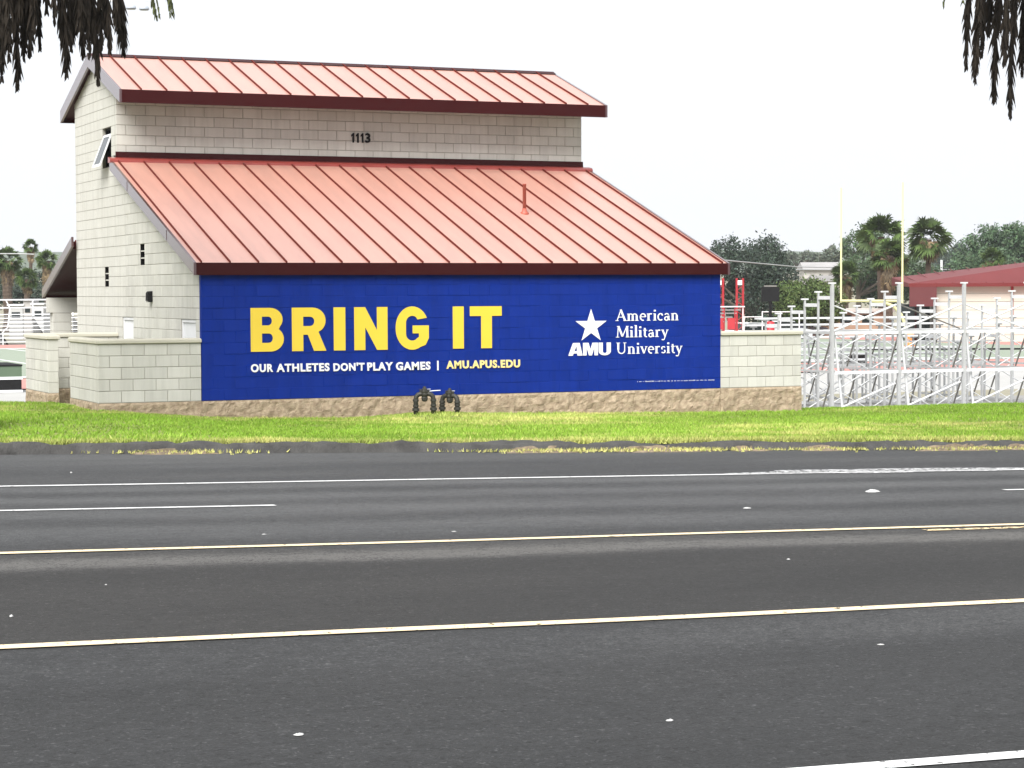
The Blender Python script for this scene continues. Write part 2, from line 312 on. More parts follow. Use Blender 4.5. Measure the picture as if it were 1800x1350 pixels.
def dryf(X, Y):
    d = Y-curb_y(X); v = vnoise(X, Y, .35, 21)*.55+vnoise(X, Y*2.2, 1.4, 22)*.45
    mid = np.exp(-((X-7)/5.)**2)*.10+np.exp(-((X-5)/2.5)**2-((Y+1.5)/1.3)**2)*.35
    return np.clip((v-.56)*2.2, 0, .8)+.75*np.exp(-(d/.7)**2)+mid
def yl(X, rg): c = curb_y(X)+.33; top = np.where(X < -1.9, 5.5, np.where(X > 12.25, 1.8, -.06)); return c+(top-c)*rg.uniform(0, 1, len(X))
GRASSM = mat('grass_blade', (1,1,1), .7, (.9,.92,.85), 3, .6, attr='tone', spec=.25)
parts = [blades(125000, (-7.5, 20.5), yl, .026, .062, dryf, 1), blades(9000, (-8, 21), lambda X, rg: curb_y(X)+.28+rg.exponential(.13, len(X)), .05, .12, lambda X, Y: .25+.6*vnoise(X, Y, .8, 31), 2),
         blades(1500, None, lambda X, rg: curb_y(X)+.05-rg.exponential(.10, len(X)), .02, .06, lambda X, Y: .85+X*0, 3, lambda X, Y: road_z(X, Y)+.02, [at(px, 790, 1, -10.)[0] for px in (340, 930, 1010, 1160, 1240, 1420, 1600, 1660, 1745)])]
o = 0; VV = []; FF = []; CC = []
for v, f_, c in parts: VV.append(v); FF.append(f_+o); CC.append(c); o += len(v)
g_ = link('grass', np_mesh('grass', np.concatenate(VV), np.concatenate(FF), np.concatenate(CC)), GRASSM); kind(g_, 'stuff'); tag(g_, 'bright green mown grass with dry yellow patches between road and building', 'grass')
DIRT = mat('dry_dirt', (.27,.21,.14), .95, (.10,.08,.055), 8, .5, 1., 30)
for k, (px, py, rx, ry) in enumerate([(340, 792, .6, .13), (960, 795, .6, .15), (1160, 793, .7, .17), (1300, 793, .3, .1), (1420, 790, .4, .12), (1640, 784, .9, .22), (1745, 780, .5, .16)]):
    X0 = at(px, py, 1, -10.)[0]; Yc = float(curb_y(np.array(X0))); n = 64; a = np.linspace(0, 2*np.pi, n, endpoint=False); V = []; rr = .75+.6*vnoise(np.cos(a)*3, np.sin(a)*3, 1.1, k+9)
    for f_, hh in ((1., -.006), (.9, .008), (.72, .03), (.5, .05), (.25, .06), (.02, .05)):
        X = X0+rx*np.cos(a)*rr*f_; Y = Yc-.02+ry*np.sin(a)*rr*f_; V.append(np.c_[X, Y, road_z(X, Y)+hh*.6*(.3+1.3*vnoise(X, Y, 9., k))+np.where(Y > Yc+.03, .05*min(1., hh*40), 0)])
    V = np.concatenate(V); F_ = [(q*n+i, q*n+(i+1) % n, (q+1)*n+(i+1) % n, (q+1)*n+i) for q in range(5) for i in range(n)]; mb = MB(); mb.add(V, F_); mb.build('dirt_patch', DIRT, road)

# sports ground beyond: apron, field, track
def flat(name, poly, z, m):
    mb = MB(); mb.add([(x, y, z) for x, y in poly], [tuple(range(len(poly)))]); return kind(mb.build(name, m), 'structure')
CONC = mat('pale_concrete', (.42,.415,.40), .9, (.34,.335,.32), .3, .8, .2, 10); TURF = mat('artificial_turf', (.25,.29,.225), .9, (.22,.26,.195), .06, .8, .3, 20, stretch=(1.5, .3, 1)); TRACK = mat('red_track', (.48,.22,.19), .9, (.42,.19,.165), .4, .8, .3, 20)
flat('concrete_apron', [(-70, 22), (130, 22), (130, 44), (-70, 44)], -1.70, CONC)
FC_Y = 80.5; FX1 = 66.
def stadium(r_, x0=-44, x1=FX1):
    a = np.linspace(-np.pi/2, np.pi/2, 24); return [(x1+r_*math.cos(t), FC_Y+r_*math.sin(t)) for t in a]+[(x0-r_*math.cos(t), FC_Y-r_*math.sin(t)) for t in a]
flat('running_track', stadium(35.5), -1.695, TRACK); flat('field', [(-60, FC_Y-25.5), (FX1+9, FC_Y-25.5), (FX1+9, FC_Y+25.5), (-60, FC_Y+25.5)], -1.685, TURF)
mb = MB()
for k in range(-8, 13): mb.box(FX1-9.14-4.57*(12-k)*1.-.08, FX1-9.14-4.57*(12-k)+.08, FC_Y-24.4, FC_Y+24.4, -1.684, -1.678)
for s_ in (-1, 1): mb.box(-60, FX1+.2, FC_Y+s_*24.4-.5, FC_Y+s_*24.4+.5, -1.676, -1.672)
mb.build('field_lines', WPAINT, bpy.data.objects['field'])

# ==================================================================== THE BUILDING
CH, BW = .2032, .4064; L = 25.5*BW; YU, YD = 6.26, 10.12; OX = .125; JT = .010
bld = thing('block_building', (L/2, 5, -.7), 'pale concrete block building with stepped red metal roofs and blue painted front wall', 'building')
EAVE = (-.085, 2.42); TOP = (6.12, 4.543)      # lower roof (Y, Z)
SL = (TOP[1]-EAVE[1])/(TOP[0]-EAVE[0])
def zl(y): return EAVE[1]+SL*(y-EAVE[0])
UE = (5.31, 5.90); RG = (8.09, 6.865); SU = (RG[1]-UE[1])/(RG[0]-UE[0]); UB = 2*RG[0]-UE[0]
def zu(y): return UE[1]+SU*(y-UE[0]) if y < RG[0] else UE[1]+SU*(UB-y)
def block_mesh(w, h, d, ch=.005):
    """a block whose worked face looks to -Y: front at y=0, body to y=d, arrises chamfered"""
    mb = MB(); a, b = w/2, h/2
    mb.add([(-a,ch,-b),(a,ch,-b),(a,ch,b),(-a,ch,b),(-a+ch,0,-b+ch),(a-ch,0,-b+ch),(a-ch,0,b-ch),(-a+ch,0,b-ch),(-a,d,-b),(a,d,-b),(a,d,b),(-a,d,b)],
           [(4,5,6,7),(0,1,5,4),(1,2,6,5),(2,3,7,6),(3,0,4,7),(0,8,9,1),(1,9,10,2),(2,10,11,3),(3,11,8,0),(8,11,10,9)]); return mb
_bm = {}
def block_data(w, h, d):
    k = (round(w, 3), round(h, 3), round(d, 3))
    if k not in _bm:
        me = block_mesh(w-JT, h-JT, d).data('block'); me.materials.append(CMU); _bm[k] = me
    return _bm[k]
def put_block(parent, x, y, z, w, d=.09, rot=0., h=CH):
    o = bpy.data.objects.new('block', block_data(w, h, d)); COL.objects.link(o); o.parent = parent
    j = random.uniform(-.0022, .0022); n = (math.sin(rot), -math.cos(rot))
    o.location = (x+n[0]*j, y+n[1]*j, z); o.rotation_euler = (random.uniform(-.004, .004), 0, rot+random.uniform(-.004, .004)); return o
# core volumes (inside, seen only through joints and openings)
mb = MB(); mb.prism([(.16, -.9), (YD-.16, -.9), (YD-.16, 5.9), (RG[0], zu(RG[0])-.28), (YU+.16, zu(YU+.16)-.28), (YU+.16, zl(YU)-.25), (.16, zl(.16)-.22)], 0, .16, L-.02)
mb.build('wall_core', MORTAR, bld)
# --- front wall carrying the mural
mural = None
rg = random.Random(3); mb = MB()
for i in range(11):
    z0 = i*CH; x = 0.; first = BW if i % 2 == 0 else BW/2
    while x < L-1e-3:
        w = first if x == 0 else BW; w = min(w, L-x); j = rg.uniform(-.0042, .0042); t = rg.uniform(-.0035, .0035); c = .003
        y0, y1 = -.012+j-t, -.012+j+t; xa, xb, za, zb = x+.002, x+w-.002, z0+.0035, z0+CH-.0035
        mb.add([(xa,y0+c,za),(xb,y0+c,za),(xb,y1+c,zb),(xa,y1+c,zb),(xa+c,y0,za+c),(xb-c,y0,za+c),(xb-c,y1,zb-c),(xa+c,y1,zb-c),(xa,.1,za),(xb,.1,za),(xb,.1,zb),(xa,.1,zb)],
               [(4,5,6,7),(0,1,5,4),(1,2,6,5),(2,3,7,6),(3,0,4,7),(0,8,9,1),(1,9,10,2),(2,10,11,3),(3,11,8,0)])
        x += w
mb.box(0.001, L-.001, -.0075, .099, 0.001, 11*CH-.001)
mural = mb.build('mural', BLUE, bld); mural['label'] = 'deep blue painted block front wall with yellow and white lettering'
YM = -.0235   # print layer, a skin just proud of the blocks
def outline(name, loops, m, parent, y, bx, bz, sx, sz, ext=.0015):
    """filled 2D outline (even-odd) standing in the XZ plane"""
    cu = bpy.data.curves.new(name, 'CURVE'); cu.dimensions = '2D'; cu.fill_mode = 'BOTH'; cu.extrude = ext
    for lp in loops:
        sp = cu.splines.new('POLY'); sp.points.add(len(lp)-1); sp.use_cyclic_u = True
        for p, (x, z) in zip(sp.points, lp): p.co = (x*sx, z*sz, 0, 1)
    return curve_to(name, cu, m, parent, (bx, y, bz))
def curve_to(name, cu, m, parent, loc, fit=None):
    t = bpy.data.objects.new('tmp', cu); COL.objects.link(t); dg = bpy.context.evaluated_depsgraph_get(); dg.update()
    me = bpy.data.meshes.new_from_object(t.evaluated_get(dg)); bpy.data.objects.remove(t); me.name = name
    n = len(me.vertices); co = np.empty(n*3, np.float32); me.vertices.foreach_get('co', co); co = co.reshape(-1, 3)
    if fit:
        x0, x1, z0, z1 = fit; lo, hi = co.min(0), co.max(0)
        co[:, 0] = x0+(co[:, 0]-lo[0])/(hi[0]-lo[0])*(x1-x0); co[:, 1] = z0+(co[:, 1]-lo[1])/(hi[1]-lo[1])*(z1-z0); loc = (0, loc[1], 0)
    w_ = np.c_[co[:, 0]+loc[0], loc[1]-co[:, 2], co[:, 1]+loc[2]]
    me.vertices.foreach_set('co', w_.astype(np.float32).ravel()); me.materials.clear(); me.materials.append(m); me.update()
    return link(name, me, m, parent)
def arc(cx, cz, rx, rz, a0, a1, n=12): return [(cx+rx*math.cos(R(a0+(a1-a0)*k/n)), cz+rz*math.sin(R(a0+(a1-a0)*k/n))) for k in range(n+1)]
s = .265
GL = {
 'I': [[(0,0),(1,0),(1,1),(0,1)]],
 'T': [[(.35,0),(.69,0),(.69,.77),(1,.77),(1,1),(0,1),(0,.77),(.35,.77)]],
 'N': [[(0,0),(.33,0),(.33,.53),(.68,0),(1,0),(1,1),(.68,1),(.68,.46),(.33,1),(0,1)]],
 'B': [[(0,0)]+arc(.60,.285,.40,.285,-90,52,12)+arc(.58,.735,.385,.265,-38,90,10)+[(0,1)],
       [(.34,.20),(.34,.415)]+arc(.55,.3075,.115,.1075,90,-90,8), [(.34,.60),(.34,.80)]+arc(.53,.70,.11,.10,90,-90,8)],
 'R': [[(0,0),(.33,0),(.33,.375),(.46,.375),(.64,0),(1,0),(.775,.44)]+arc(.60,.70,.385,.30,-45,90,12)+[(0,1)], [(.33,.575),(.33,.79)]+arc(.53,.6825,.125,.1075,90,-90,8)],
 'G': [arc(.5,.5,.5,.51,28,62,5)+arc(.5,.52,.5,.49,62,180,12)+arc(.5,.48,.5,.49,180,300,12)+[(.90,.10),(1.,.26),(1.,.56),(.51,.56),(.51,.375),(.70,.375),(.70,.29)]+arc(.5,.36,.19,.155,-40,-180,10)+arc(.5,.62,.19,.17,180,52,10)+[(.655,.70)]],
}
def zpx(px, py): return at(px, py, 1, YM)
zt = (zpx(440,541.5)[2]+zpx(880,538)[2])/2; zb = (zpx(440,617.5)[2]+zpx(880,612.5)[2])/2; zo = lambda v: 380+v/3.1034
for ch, a, b_ in [('B',188,369),('R',413,600),('I',641,705),('N',753,935),('G',979,1160),('I',1291,1351),('T',1384,1558)]:
    xa, xb = zpx(zo(a), 577)[0], zpx(zo(b_), 577)[0]; o_ = .012 if ch == 'G' else 0
    outline('letter', GL[ch], YEL, mural, YM, xa, zb, xb-xa, zt-zb)
def text(s_, m, parent, x0, x1, z0, z1, y, off, ext=.0015):
    cu = bpy.data.curves.new('text', 'FONT'); cu.body = s_; cu.size = 1; cu.offset = off; cu.extrude = ext/max(.1, (z1-z0)); cu.resolution_u = 4; cu.space_character = 1.14 if off < .05 else 1.
    o = curve_to('lettering', cu, m, parent, (0, y, 0), (x0, x1, z0, z1)); return o
def zz(x0, x1, y0l, y0r, y1l, y1r): return zpx(x0, 640)[0], zpx(x1, 640)[0], (zpx(x0, y1l)[2]+zpx(x1, y1r)[2])/2, (zpx(x0, y0l)[2]+zpx(x1, y0r)[2])/2
for w_, a, b_ in [('OUR',441,480),('ATHLETES',486,579),("DON'T",586,640.5),('PLAY',645.5,690.5),('GAMES',696,756.5)]:
    text(w_, WHT, mural, *zz(a, b_, 640-(a-441)*.014, 640-(b_-441)*.014, 654.5-(a-441)*.014, 654.5-(b_-441)*.014), YM, .036)
a, b_, c_, d_ = zz(784.5, 914, 634, 632, 648, 646.3); text('AMU.APUS.EDU', CRM, mural, a, b_, c_, d_, YM, .036)
a, b_, c_, d_ = zz(768.3, 771, 634, 634, 651, 651); outline('divider_bar', [[(0,0),(1,0),(1,1),(0,1)]], WHT, mural, YM, a, c_, b_-a, d_-c_)
# star and AMU
zx = lambda v: 960+v/3.913
zy = lambda v: 500+v/3.913
cx, cz = zpx(zx(303), 0)[0], zpx(zx(303), zy(288))[2]; pts = []
hw = (zpx(zx(410), 575)[0]-zpx(zx(195), 575)[0])/2
for k in range(10):
    r_ = 1.05 if k % 2 == 0 else .40; a = R(90+36*k); pts.append((r_*math.cos(a), r_*math.sin(a)))
outline('star', [pts], WHT, mural, YM, cx, cz, hw, (zpx(zx(303), zy(168))[2]-cz)/1.05)
x0, x1 = zpx(zx(152), 612)[0], zpx(zx(445), 612)[0]; z0 = (zpx(zx(152), zy(490))[2]+zpx(zx(445), zy(486))[2])/2; z1 = zpx(zx(300), zy(401))[2]; W = x1-x0
outline('letter', [[(0,0),(.33,0),(.36,.17),(.62,.17),(.64,0),(1,0),(.80,1),(.33,1)], [(.43,.36),(.61,.36),(.575,.74)]], WHT, mural, YM, x0, z0, W*.335, z1-z0)
outline('letter', [[(0,0),(.24,0),(.24,.62),(.40,0),(.60,0),(.76,.62),(.76,0),(1,0),(1,1),(.63,1),(.5,.48),(.37,1),(0,1)]], WHT, mural, YM, x0+W*.345, z0, W*.35, z1-z0)
outline('letter', [[(0,1),(0,.32)]+arc(.5,.32,.5,.33,180,360,12)+[(1,1),(.66,1),(.66,.30)]+arc(.5,.30,.16,.13,0,-180,8)+[(.34,1)]], WHT, mural, YM, x0+W*.712, z0, W*.288, z1-z0)
# serif words, drawn with a broad pen: thick and thin strokes and slab feet, cap height 1, x-height .64
TH, TN = .145, .065
def ln(x0, y0, x1, y1, w): return ('l', [(x0,y0),(x1,y1)], w)
def ar(cx, cy, rx, ry, a0, a1, w, n=10): return ('l', arc(cx, cy, rx, ry, a0, a1, n), w)
def ft(x, y, w=.13): return ln(x-w, y+.025, x+w, y+.025, .05)
SER = {
 'A': (.80, [ln(.10,0,.40,1,TN), ln(.37,1,.70,0,TH), ln(.2,.33,.58,.33,TN), ft(.10,0,.12), ft(.70,0,.14)]),
 'M': (1.0, [ln(.14,0,.19,1,TN), ln(.20,1,.50,.08,TH), ln(.50,.08,.82,1,TN), ln(.83,1,.86,0,TH), ft(.14,0), ft(.86,0), ln(.08,.975,.24,.975,.05), ln(.78,.975,.95,.975,.05)]),
 'U': (.86, [ln(.19,1,.19,.35,TH), ar(.43,.33,.24,.29,180,360,.09,12), ln(.67,1,.67,.33,TN), ln(.05,.975,.33,.975,.05), ln(.56,.975,.80,.975,.05)]),
 'm': (.94, [ln(.16,0,.16,.62,TH), ar(.30,.44,.16,.16,150,20,.085), ln(.45,.48,.45,0,TH), ar(.60,.44,.16,.16,150,20,.085), ln(.75,.48,.75,0,TH), ft(.16,0), ft(.45,0,.12), ft(.76,0), ln(.04,.60,.16,.60,.05)]),
 'n': (.65, [ln(.16,0,.16,.62,TH), ar(.31,.44,.17,.17,150,20,.085), ln(.47,.48,.47,0,TH), ft(.16,0), ft(.47,0), ln(.04,.60,.16,.60,.05)]),
 'e': (.52, [ar(.27,.32,.19,.29,0,290,.10,16), ln(.12,.34,.46,.34,TN)]),
 'r': (.47, [ln(.16,0,.16,.62,TH), ar(.32,.46,.14,.14,150,50,.10), ft(.17,0,.14), ln(.04,.60,.16,.60,.05)]),
 'i': (.32, [ln(.16,0,.16,.62,TH), ft(.16,0), ln(.04,.60,.16,.60,.05), ln(.16,.80,.16,.95,.15)]),
 'l': (.32, [ln(.16,0,.16,1.06,TH), ft(.16,0), ln(.04,1.04,.16,1.04,.05)]),
 'c': (.48, [ar(.27,.32,.19,.29,50,310,.10,14), ln(.37,.52,.42,.44,.11)]),
 'a': (.53, [ln(.38,.06,.38,.42,TH), ar(.25,.44,.14,.17,20,160,.085), ar(.23,.17,.13,.16,30,330,.09,12), ln(.38,.05,.50,.05,.07)]),
 't': (.37, [ln(.17,.16,.17,.80,.13), ar(.28,.16,.11,.13,180,300,.09), ln(.05,.60,.34,.60,.06)]),
 'y': (.56, [ln(.11,.62,.31,.04,.13), ln(.47,.62,.24,-.20,TN), ar(.15,-.18,.09,.08,-20,-160,.09), ln(.0,.61,.22,.61,.05), ln(.38,.61,.56,.61,.05)]),
 'v': (.56, [ln(.11,.62,.30,.02,.13), ln(.47,.62,.30,.02,TN), ln(.0,.61,.22,.61,.05), ln(.38,.61,.56,.61,.05)]),
 's': (.43, [ar(.21,.46,.125,.125,20,240,.085), ar(.21,.17,.135,.13,60,-150,.095)]),
}
def serif(word, x0, x1, zb, cap, m, parent):
    tot = sum(SER[c][0] for c in word); k = (x1-x0)/tot; cx = x0; lay = 0
    for c in word:
        adv, st = SER[c]; mb = MB()
        for _, pl, w in st:
            lay = (lay+1) % 9; y = YM-lay*.00022; p = np.array(pl)
            t = np.gradient(p, axis=0) if len(p) > 2 else np.repeat((p[1]-p[0])[None], 2, 0); t = t/np.linalg.norm(t, axis=1)[:, None]; nrm = np.c_[-t[:, 1], t[:, 0]]
            A, B_ = p+nrm*w/2, p-nrm*w/2
            for i in range(len(p)-1): mb.quad(*[(cx+q[0]*k, y, zb+q[1]*cap) for q in (A[i], A[i+1], B_[i+1], B_[i])])
        mb.build('letter', m, parent); cx += adv*k
cap = zpx(zx(500), zy(172))[2]-zpx(zx(500), zy(250))[2]
for wd, b_, bl, br in [('American', 915, 250, 247), ('Military', 842, 363, 361), ('University', 938, 477, 472)]:
    serif(wd, zpx(zx(478), 560)[0], zpx(zx(b_), 560)[0], (zpx(zx(478), zy(bl))[2]+zpx(zx(b_), zy(br))[2])/2, cap, WHT, mural)
# fine print too small to read: a broken line of ticks
xa, xb = zpx(zx(628), 670)[0], zpx(zx(1155), 667)[0]; zq = (zpx(zx(628), zy(672))[2]+zpx(zx(1155), zy(659))[2])/2; mb = MB(); x = xa
while x < xb:
    w = random.uniform(.006, .013); h = random.choice((.014, .014, .020)); mb.quad((x,YM,zq),(x+w,YM,zq),(x+w,YM,zq+h),(x,YM,zq+h)); x += w+random.choice((.010,.012,.012,.034))
mb.build('fine_print', WHT, mural)
# --- rough split-faced base course
def rough_base(name, poly, z0, z1, parent, seed, amp=.036, step=.04, m=SPLIT, skip=()):
    """closed footprint polygon (counter-clockwise) extruded with a knapped face"""
    P_ = np.array(poly, float); n = len(P_); pts = []; nr = []; corner = []
    for i in range(n):
        a, b_ = P_[i], P_[(i+1) % n]; d = b_-a; ln_ = np.linalg.norm(d); k = max(1, int(round(ln_/step))); nn = np.array((d[1], -d[0]))/ln_
        for q in range(k): pts.append(a+d*q/k); nr.append(nn); corner.append(q == 0)
    pts = np.array(pts); nr = np.array(nr); m_ = len(pts); zs = np.linspace(z0, z1, max(3, int((z1-z0)/step)+1)); sarc = np.r_[0, np.cumsum(np.linalg.norm(np.diff(pts, axis=0), axis=1))]
    V = []
    for z in zs:
        hgt = (vnoise(sarc, sarc*0+z, 7., seed)-.35)+.7*(vnoise(sarc, sarc*0+z, 17., seed+1)-.5)
        hgt = np.where((abs(z-z1) < 1e-6), -.25+0*hgt, hgt); off = amp*hgt*np.where(corner, .3, 1); V.append(np.c_[pts+nr*off[:, None], np.full(m_, z)])
    V = np.concatenate(V); F_ = []
    for j in range(len(zs)-1):
        for i in range(m_): F_.append((j*m_+i, j*m_+(i+1) % m_, (j+1)*m_+(i+1) % m_, (j+1)*m_+i))
    F_.append(tuple(range((len(zs)-1)*m_, len(zs)*m_))); mb = MB(); mb.add(V, F_); return mb.build(name, m, parent)
rough_base('base_course', [(.004,-.014),(L-.004,-.014),(L-.004,.3),(.004,.3)], -1.0, -.004, bld, 5)
mb = MB(); 
mb.box(0, .15, .302, YD, -1.0, -.004); mb.build('base_course', MORTAR, bld)
# --- gable wall (faces -X), coursed with openings, clipped to the roof slopes
OPEN = [(.36, 1.37, -1, 7), (5.0, 5.91, -1, 7), (6.70, 7.49, 22, 26), (4.03, 4.38, 12, 14), (7.06, 7.42, 10, 12)]
def clip(poly, fn):
    out = []
    for i in range(len(poly)):
        a, b_ = poly[i], poly[(i+1) % len(poly)]; fa, fb = fn(a), fn(b_)
        if fa >= 0: out.append(a)
        if fa*fb < 0: t = fa/(fa-fb); out.append((a[0]+(b_[0]-a[0])*t, a[1]+(b_[1]-a[1])*t))
    return out
def intervals(ci, y0, y1):
    iv = [(y0, y1)]
    for a, b_, c0, c1 in OPEN:
        if c0 <= ci < c1:
            nv = []
            for p, q in iv:
                if a > p: nv.append((p, min(q, a)))
                if b_ < q: nv.append((max(p, b_), q))
            iv = [(p, q) for p, q in nv if q-p > .02]
    return iv
gable = None; mort = MB(); cells = []
for ci in range(0, 34):
    z0, z1 = ci*CH, (ci+1)*CH; low = z1 < 4.70; ya = .102 if low else YU+.102
    def fits(p):
        return (p[0]*SL*0+(zl(p[0])-.03)-p[1]) if low else min(zu(p[0])-.03, 99)-p[1]
    planes = [lambda p: zl(p[0])-.02-p[1]] if low else [lambda p: UE[1]+SU*(p[0]-UE[0])-.02-p[1], lambda p: UE[1]+SU*(UB-p[0])-.02-p[1]]
    for (p, q) in intervals(ci, ya, YD):
        rect = [(p, z0), (q, z0), (q, z1), (p, z1)]
        for fn in planes: rect = clip(rect, fn) if rect else rect
        if len(rect) > 2: mort.prism(rect, 0, .007, .15)
        y = (ya if low else 0.102)-(BW/2 if ci % 2 else 0)
        while y < YD:
            a, b_ = max(y, p), min(y+BW, q); y += BW
            if b_-a < .03: continue
            rc = [(a+JT/2, z0+JT/2), (b_-JT/2, z0+JT/2), (b_-JT/2, z1-JT/2), (a+JT/2, z1-JT/2)]; full = abs(b_-a-BW) < 1e-4
            n0 = rc
            for fn in planes: rc = clip(rc, fn) if rc else rc
            if len(rc) < 3: continue
            cells.append((a, b_, z0, rc if len(rc) != 4 or rc != n0 else None))
gable = mort.build('gable_wall', MORTAR, bld)
cells.sort(key=lambda c: c[0]); rest = MB(); cnt = 0
for a, b_, z0, rc in cells:
    if rc is None and cnt < 140 and z0 > 0.9: put_block(gable, 0, (a+b_)/2, z0+CH/2, b_-a, .09, -math.pi/2); cnt += 1
    else:
        j = random.uniform(-.002, .002); rest.prism(rc or [(a+JT/2, z0+JT/2), (b_-JT/2, z0+JT/2), (b_-JT/2, z0+CH-JT/2), (a+JT/2, z0+CH-JT/2)], 0, j, .09)
kind(rest.build('block_masonry', CMU, gable), 'stuff')
# --- upper front wall
mb = MB(); mb.box(.007, L-.007, YU+.013, YU+.10, 4.4, 6.1); upper = mb.build('upper_wall', MORTAR, bld)
for ci in range(23, 30):
    x = 0.; first = BW if ci % 2 == 0 else BW/2
    while x < L-1e-3:
        w = min(first if x == 0 else BW, L-x); put_block(upper, x+w/2, YU, ci*CH+CH/2, w, .09); x += w
mb = MB(); mb.prism([(YU+.1, 4.5), (YD, 4.5), (YD, 5.9), (RG[0], 6.6), (YU+.1, 5.9)], 0, L-.02, L-.004); mb.prism([(.1, -.9), (YD, -.9), (YD, 4.5), (YU, 4.5), (YU, 4.4), (.1, 2.3)], 0, L-.02, L-.004); mb.build('far_gable_wall', CMU, bld)
# --- house number
a = at(617, 250.5, 1, YU-.01); b_ = at(650.5, 234.5, 1, YU-.01); 
w_ = (b_[0]-a[0])/4.1
for k in range(3): outline('house_number', [[(.30,0),(.68,0),(.68,1),(.42,1),(.06,.80),(.06,.60),(.30,.70)]], BLACK, bld, YU-.012, a[0]+w_*k, a[2], w_, b_[2]-a[2], .006)
t_ = text('3', BLACK, bld, a[0]+w_*3.05, b_[0], a[2], b_[2], YU-.012, .025, .006); t_.name = 'house_number'
# --- roofs
def slope_roof(name, y0, z0, y1, z1, x0, x1, seams, thick):
    """deck as the part; standing-seam panels and seams as its pieces. y0,z0 = eave, y1,z1 = top"""
    d = np.array((0, y1-y0, z1-z0)); ln_ = np.linalg.norm(d); d /= ln_; nrm = np.array((0, -d[2], d[1])) if y1 > y0 else np.array((0, d[2]*-1*-1, -d[1]))
    if nrm[2] < 0: nrm = -nrm
    mb = MB(); mb.prism([(y0+.012*np.sign(y1-y0), z0-.012), (y1, z1-.012), (y1, z1-thick), (y0+.012*np.sign(y1-y0), z0-thick)], 0, x0+.02, x1-.02); deck = mb.build(name, TRIM, bld)
    xs_ = [x0]+list(seams)+[x1]; prev = {}
    e0 = np.array((0, y0, z0)); mid = e0+d*ln_/2
    for a, b_ in zip(xs_[:-1], xs_[1:]):
        k = round(b_-a, 3)
        if k not in prev:
            m_ = MB(); nseg = 10; hw_ = (b_-a)/2-.001; V = []; Fq = []
            for i in range(nseg+1):
                for j, xx in enumerate((-hw_, -hw_*.33, hw_*.33, hw_)):
                    bow = .0025*math.sin(i*1.7+j)*(1 if 0 < j < 3 else 0); p = d*(ln_*(i/nseg-.5))+nrm*(.0+bow); V.append((xx, p[1], p[2]))
            for i in range(nseg):
                for j in range(3): Fq.append((i*4+j, i*4+j+1, i*4+j+5, i*4+j+4) if y1 > y0 else (i*4+j, i*4+j+4, i*4+j+5, i*4+j+1))
            m_.add(V, Fq); me = m_.data('roof_panel'); me.materials.append(ROOF); me.polygons.foreach_set('use_smooth', [True]*len(me.polygons)); prev[k] = me
        link('roof_panel', prev[k], None, deck, False, Vector(((a+b_)/2, mid[1], mid[2])))
    sm = MB(); sm.obox((0,0,0), (.009,0,0), d*ln_/2*1.001, nrm*.019); sme = sm.data('seam'); sme.materials.append(SEAMM)
    for x in seams: link('seam', sme, None, deck, False, Vector(mid+nrm*.017)+Vector((x, 0, 0)))
    return deck
lw = L+2*OX; lowroof = slope_roof('lower_roof', EAVE[0], EAVE[1], TOP[0], TOP[1], -OX, L+OX, [-OX+.12+(lw-.24)*k/20 for k in range(21)], .16)
up = [-OX+.42+(lw-.84)*k/19 for k in range(20)]
uproof = slope_roof('upper_roof', UE[0], UE[1], RG[0], RG[1], -OX, L+OX, up, .17)
slope_roof('upper_back_roof', UB, UE[1], RG[0], RG[1], -OX, L+OX, up[::3], .17)
slope_roof('rear_roof', 13.15, 1.99, YD+.02, 1.99+.345*(13.15-YD-.02), -OX, L+OX, [-OX+.12+(lw-.24)*k/20 for k in range(0, 21, 4)], .16)
mb = MB(); mb.box(-OX-.004, L+OX+.004, EAVE[0]-.028, EAVE[0]+.018, EAVE[1]-.212, EAVE[1]+.006); mb.build('fascia', TRIM, bld)
mb = MB(); mb.box(-OX-.004, L+OX+.004, UE[0]-.03, UE[0]+.018, UE[1]-.25, UE[1]+.008); mb.build('fascia', TRIM, bld)
mb = MB(); mb.box(-OX-.004, L+OX+.004, UB-.018, UB+.03, UE[1]-.25, UE[1]+.008); mb.build('fascia', TRIM, bld)
for x0, x1 in ((-OX-.03, -OX+.018), (L+OX-.018, L+OX+.03)):
    mb = MB(); mb.prism([(EAVE[0]-.03, EAVE[1]+.01), (TOP[0]+.1, zl(TOP[0]+.1)+.012), (TOP[0]+.1, zl(TOP[0]+.1)-.2), (EAVE[0]-.03, EAVE[1]-.212)], 0, x0, x1); rk = mb.build('rake_board', RAKE, bld)
    if x0 < 0:
        for yy in (1.75, 4.75):
            mb = MB(); mb.box(x0-.006, x0+.01, yy-.02, yy+.02, zl(yy)-.195, zl(yy)-.003); mb.build('joint_cover', RAKE, rk)
    mb = MB(); mb.prism([(UE[0]-.032, UE[1]+.012), (RG[0], RG[1]+.014), (RG[0], RG[1]-.25), (UE[0]-.032, UE[1]-.25)], 0, x0, x1); mb.build('rake_board', RAKE, bld)
    mb = MB(); mb.prism([(UB+.032, UE[1]+.012), (RG[0]+.001, RG[1]+.014), (RG[0]+.001, RG[1]-.25), (UB+.032, UE[1]-.25)], 0, x0, x1); mb.build('rake_board', RAKE, bld)
    mb = MB(); zt_ = 1.99+.345*(13.15-9.9); mb.prism([(13.18, 1.998), (9.9, zt_+.01), (9.9, zt_-.2), (13.18, 1.78)], 0, x0, x1); mb.build('rake_board', RAKE, bld)
mb = MB(); mb.box(-OX-.02, L+OX+.02, 13.135, 13.18, 1.78, 1.995); mb.build('fascia', TRIM, bld)
